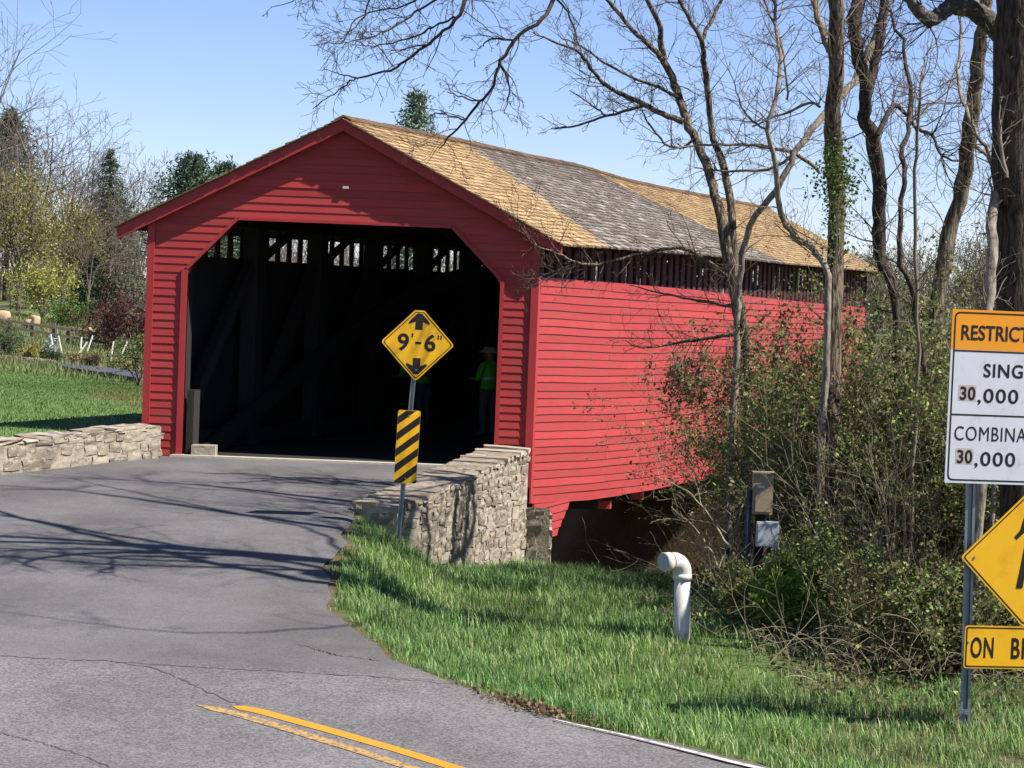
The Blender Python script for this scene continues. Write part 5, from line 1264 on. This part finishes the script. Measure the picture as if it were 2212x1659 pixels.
def bush(label, u, Y, hgt, wid, cols, seed, size=.09, n=2600, name='shrub', stem='twig_far', group=None):
    g = np.random.default_rng(seed); r = random.Random(seed); x = float(P(u, 700, Y)[0]); z = gz_(x, Y); st = MB(); tips = []
    for _ in range(12):
        a = r.uniform(0, 6.28); grow(st, Vector((x, Y, z - .05)), Vector((math.cos(a) * wid / hgt * .7, math.sin(a) * wid / hgt * .7, 1)), hgt * r.uniform(.6, 1), .02, 1, 3, r, (5, 5, 4), .25, .02, (.4, 1.0), tips, .005, (.4, .6), (4, 4, 3, 3, 3))
    root = empty(name, (x, Y, z), label, 'shrub', group); st.build('stems', M[stem], root, True)
    k = max(1, int(n / max(1, len(tips)))); leaves_mesh('foliage', tips, size, cols, M['leaf'], root, seed, wid * .09, .65, 0, k)
MAR = [srgb(96, 52, 50), srgb(78, 44, 44), srgb(116, 68, 62), srgb(88, 60, 56)]
bush('maroon-leaved shrub beside the left corner of the bridge', 292, 76, 2.7, 1.7, MAR, 401, .10, 4200)
bush('lower maroon shrub left of the larger maroon one', 232, 84, 1.8, 1.4, MAR, 402, .10, 2600)
bush('chartreuse round bush behind the boulders', 92, 100, 2.5, 1.7, [srgb(178, 178, 84), srgb(160, 164, 72), srgb(192, 190, 110)], 403, .12, 4000)
bush('low green hedge bush behind the fence', 150, 97, 1.2, 2.0, [srgb(110, 142, 62), srgb(92, 124, 54)], 404, .10, 2600)
bush('dark green bush at the left edge behind the lawn', 14, 71, 1.05, .8, [srgb(84, 108, 62), srgb(70, 92, 56), srgb(104, 122, 74)], 405, .07, 2200)
bush('yellow flowering bush at the lawn edge', 62, 70, .55, .5, [srgb(196, 176, 84), srgb(170, 160, 80), srgb(140, 140, 72)], 406, .06, 1500)
bush('small round dark green bush at the lawn edge', 107, 70, .50, .40, [srgb(70, 90, 44), srgb(58, 76, 40)], 407, .05, 1500)
bush('small reddish shrub in the dry flower bed', 203, 69, .45, .3, [srgb(112, 84, 56), srgb(90, 92, 54)], 408, .05, 700)
bush('green creeper bush against the left bridge corner', 303, 60, 1.6, .5, [srgb(112, 140, 64), srgb(92, 118, 56)], 409, .07, 1500)
bush('pale dry tuft bush among the white stakes', 175, 71, .5, .7, [srgb(196, 178, 118), srgb(176, 160, 104), srgb(150, 150, 92)], 410, .05, 1600)
bush('pale dry tuft bush near the bridge corner', 265, 70, .5, .8, [srgb(196, 178, 118), srgb(176, 160, 104), srgb(150, 150, 92)], 411, .05, 1600)
for i, (u, Y, h_) in enumerate([(560, 62, 2.6), (680, 66, 3.0), (800, 70, 3.0), (1000, 62, 2.6), (1180, 58, 2.4)]):  # brush row added to block the sky's reflection in the creek under the bridge
    bush('added leafy brush beyond the bridge, %s of the row glimpsed through the slots' % ('leftmost', 'second from left', 'middle', 'second from right', 'rightmost')[i], u, Y, h_ + .9, 2.4, GREENS + OLIVE, 420 + i, .10, 2600, group='brush added on the left creek bank')

# split-rail fence
fence = empty('rail_fence', P(150, 746, 85), 'grey split-rail fence crossing the meadow at the left', 'fence')
for u, va, vb in ((-30, 679, 722), (20, 686, 728), (70, 692, 736), (117, 698, 742), (148, 705, 750), (196, 714, 758), (245, 724, 770), (300, 732, 780)):
    a, b = P(u, va, 85), P(u, vb + 8, 85); MB().box(a[0] - .06, a[0] + .06, 84.94, 85.06, min(b[2], gz_(a[0], 85) - .1), a[2]).build('post', M['rail'], fence)
for k, (va, vb) in enumerate(((686, 738), (699, 757), (714, 774))):
    us = [-30, 20, 70, 117, 148, 196, 245, 300, 330]
    for ua, ub in zip(us[:-1], us[1:]):
        f = lambda u: lerp(va, vb, (u + 30) / 360.0)
        MB().beam(P(ua, f(ua), 84.9 + .02 * k), P(ub, f(ub), 84.9 + .02 * k), .07, .10).build('rail', M['rail'], fence)
# boulders
for i, (u, v, w, h_, lb) in enumerate([(6, 681, 34, 22, 'large pale boulder at the left edge by the fence'), (76, 690, 22, 20, 'upright pale boulder behind the fence'), (62, 695, 28, 12, 'flat pale boulder leaning on the upright one'), (182, 714, 36, 13, 'long pale boulder at the fence near the maroon shrubs')]):
    q = P(u, v, 91); k = F / 91.0; o = bpy.data.objects.new('boulder', STONES[i + 2].copy()); o.data.materials[0] = M['boulder']; COL.objects.link(o)
    sb = o.modifiers.new('sub', 'SUBSURF'); sb.levels = 2; sb.render_levels = 2
    o.location = (q[0], 91, q[2] - .05); o.scale = (w / k, w / k * .8, h_ / k * 1.15); o.rotation_euler = (0, .1 * i, i); tag(o, lb, 'boulder', 'boulders along the fence')
# white stakes
ST = [((690, 750), (712, 880), 'upright'), ((795, 770), (836, 975), 'left-leaning'), ((722, 880), (590, 978), 'low slanting'), ((1110, 790), (1100, 925), 'short upright'), ((1262, 765), (1188, 980), 'tall right-leaning'), ((1186, 855), (1050, 1045), 'long slanting'), ((1546, 840), (1512, 1080), 'thin upright'), ((1730, 850), (1665, 1000), 'right-leaning'), ((1690, 1050), (1510, 1220), 'lowest slanting')]
pos = ['beside the netting', 'right of the netting', 'propped at the netting foot', 'in the middle of the row', 'past the middle of the row', 'crossing the middle of the row', 'left of the last pair', 'nearest the bridge', 'nearest the lawn and bridge']
for (a, b, w), ps in zip(ST, pos):
    pa_, pb_ = P(a[0] * .1587, 603.5 + a[1] * .1587, 74), P(b[0] * .1587, 603.5 + b[1] * .1587, 74.0 - .2)
    d = (pb_ - pa_); tag(MB().tube([pa_, pb_ + d * .15], [.028, .028], 6, True).build('stake', M['stake'], None, False, tuple(pb_)), '%s white garden stake %s' % (w, ps), 'stake', 'white stakes in the garden')
q = [P(x * .1587, 603.5 + y * .1587, 74.3) for x, y in ((655, 760), (600, 880), (575, 985), (690, 960), (760, 985), (800, 800), (735, 820), (690, 770))]
net = MB()
for i in range(len(q)):
    for j in range(i + 1, len(q)):
        m_ = [lerp(q[i], q[j], t / 4.0) + np.array([0, .15 * math.sin(t * 2.1 + i), -.05 * math.sin(math.pi * t / 4)]) for t in range(5)]; net.tube(m_, [.008] * 5, 3)
tag(net.build('garden_netting', M['net'], None, False, tuple(q[2])), 'pale crumpled garden netting strung between white stakes', 'netting')
# dark path and bed edging
pth = [P(108, 777, 72), P(300, 803, 66), P(300, 816, 64), P(140, 792, 67)]
zt_ = [float(p[2]) for p in pth]
m_ = MB(); m_.add([(p[0], p[1], z) for p, z in zip(pth, zt_)] + [(p[0], p[1], z - .4) for p, z in zip(pth, zt_)], [(3, 2, 1, 0), (4, 5, 6, 7)] + [(i, (i + 1) % 4, (i + 1) % 4 + 4, i + 4) for i in range(4)])
tag(m_.build('path', M['tarmac_far'], None), kind='structure')
edg = empty('stone_edging', P(60, 776, 69), 'low pale stone edging between lawn and flower bed', 'edging')
for i in range(16):
    f = i / 15.0; q = P(lerp(-10, 112, f), lerp(765, 786, f), 69.5); put_stone(edg, (q[0], q[1], gz_(q[0], q[1]) + .05), (1, 0, 0), (0, 0, 1), (0, 1, 0), .26, .14, .2)
# shed and tent
shed = empty('garden_shed', P(205, 685, 112), 'grey garden shed with low brown hipped roof behind the fence', 'shed')
a, b = P(190, 672, 112), P(232, 690, 112); ks = F / 112.0
MB().box(a[0], b[0], 111.3, 113.2, b[2] - .3, a[2]).build('wall', M['shedwall'], shed)
c_ = ((a[0] + b[0]) / 2, 112.2, float(P(212, 657, 112)[2])); e_ = [(a[0] - .35, 110.9, a[2] - .02), (b[0] + .45, 110.9, a[2] - .02), (b[0] + .45, 113.6, a[2] - .02), (a[0] - .35, 113.6, a[2] - .02)]
MB().add(e_ + [c_] + [(x, y, z - .08) for x, y, z in e_], [(0, 1, 4), (1, 2, 4), (2, 3, 4), (3, 0, 4), (0, 5, 6, 1), (1, 6, 7, 2), (2, 7, 8, 3), (3, 8, 5, 0), (8, 7, 6, 5)]).build('roof', M['roof_brown'], shed)
tp = P(92, 658, 118); tb = P(92, 673, 118)
tent = [(tp[0] - .45, 117.4, tb[2]), (tp[0] + .5, 117.4, tb[2]), (tp[0] + .5, 118.6, tb[2]), (tp[0] - .45, 118.6, tb[2]), (tp[0] - .1, 117.7, tp[2]), (tp[0] + .2, 118.3, tp[2] - .03)]
tag(MB().add(tent, [(0, 1, 5, 4), (1, 2, 5), (2, 3, 4, 5), (3, 0, 4), (3, 2, 1, 0)]).build('tent', M['tent'], None, False, tuple(tb)), 'small white tent-like cover among the far bushes', 'tent')
wire = MB()
for dv in (0, 17):
    pa_, pb_ = P(120, 570 + dv, 95), P(560, 588 + dv, 95); wire.tube([lerp(pa_, pb_, t / 8.0) + np.array([0, 0, -.12 * math.sin(math.pi * t / 8)]) for t in range(9)], [.014] * 9, 3)
tag(wire.build('overhead_wires', M['twig_dark'], None, False, tuple(P(120, 570, 95))), 'thin overhead wires crossing in front of the woods', 'wires')

# the far wood: reads as one grey-brown mass
wd = MB(); rw = random.Random(600)
for _ in range(1500):
    y = rw.uniform(122, 165); x = rw.uniform(-42, 46); z = gz_(x, y); h_ = rw.uniform(3.0, 6.5) * (1.0 if x < 12 else .72)
    p = Vector((x, y, z - .2)); grow(wd, p, Vector((rw.gauss(0, .1), 0, 1)), h_, rw.uniform(.03, .08), 2, 4, rw, (4, 4, 4, 3), .2, .06, (.3, .8), None, .012, (.35, .55), (4, 4, 3, 3, 3))
tag(wd.build('woodland', M['twig_far'], None), 'grey-brown bare woods behind the meadow', 'woods', kind='stuff')
g = np.random.default_rng(601); n = 14000
y = g.uniform(120, 150, n); x = g.uniform(-42, 46, n); z = height(x, y) + np.abs(g.normal(0, 1.3, n)) + .1
tag(leaves_mesh('woodland_understorey', np.stack([x, y, z], -1), .22, [srgb(122, 116, 84), srgb(104, 104, 72), srgb(130, 112, 90), srgb(112, 122, 78)], M['leaf'], None, 602, .1, .6), 'olive understorey leaves of the far woods', 'woods', kind='stuff')

# rough meadow grass behind the lawn and debris along the road edge
n = 30000
g = np.random.default_rng(700); y = g.uniform(62, 100, n); x = g.uniform(-27, -8, n); ok = (x > -.24 * y - 1) & (x < XL + .3333 * (y - YF)); x, y = x[ok], y[ok]
blades('meadow_grass', x, y, .20 * g.uniform(.3, 1.5, len(x)), .03 * g.uniform(.7, 1.4, len(x)), [srgb(120, 138, 78), srgb(142, 140, 88), srgb(104, 122, 70), srgb(166, 152, 104)], 701, 'rough meadow grass around the fence and flower bed', .8)
n = 420; t = g.random(n); pe = np.array([PR(u, v)[:2] for u, v in [(1000, 1484), (1080, 1508), (1150, 1532), (1230, 1552), (1330, 1576)]]); f = g.normal(.5, .18, n).clip(0, 1) * 4; i = np.minimum(3, f.astype(int)); q = pe[i] + (pe[i + 1] - pe[i]) * (f - i)[:, None] + g.normal(0, .07, (n, 2)) + np.array([0, .06])
tag(leaves_mesh('roadside_debris', np.stack([q[:, 0], q[:, 1], np.maximum(zr(q[:, 1]), height(q[:, 0], q[:, 1])) + .012], -1), .05, [srgb(140, 114, 86), srgb(160, 134, 102), srgb(112, 90, 68)], M['leaf'], None, 702, .008, .6), 'brown leaf debris along the road edge', 'debris', kind='stuff')
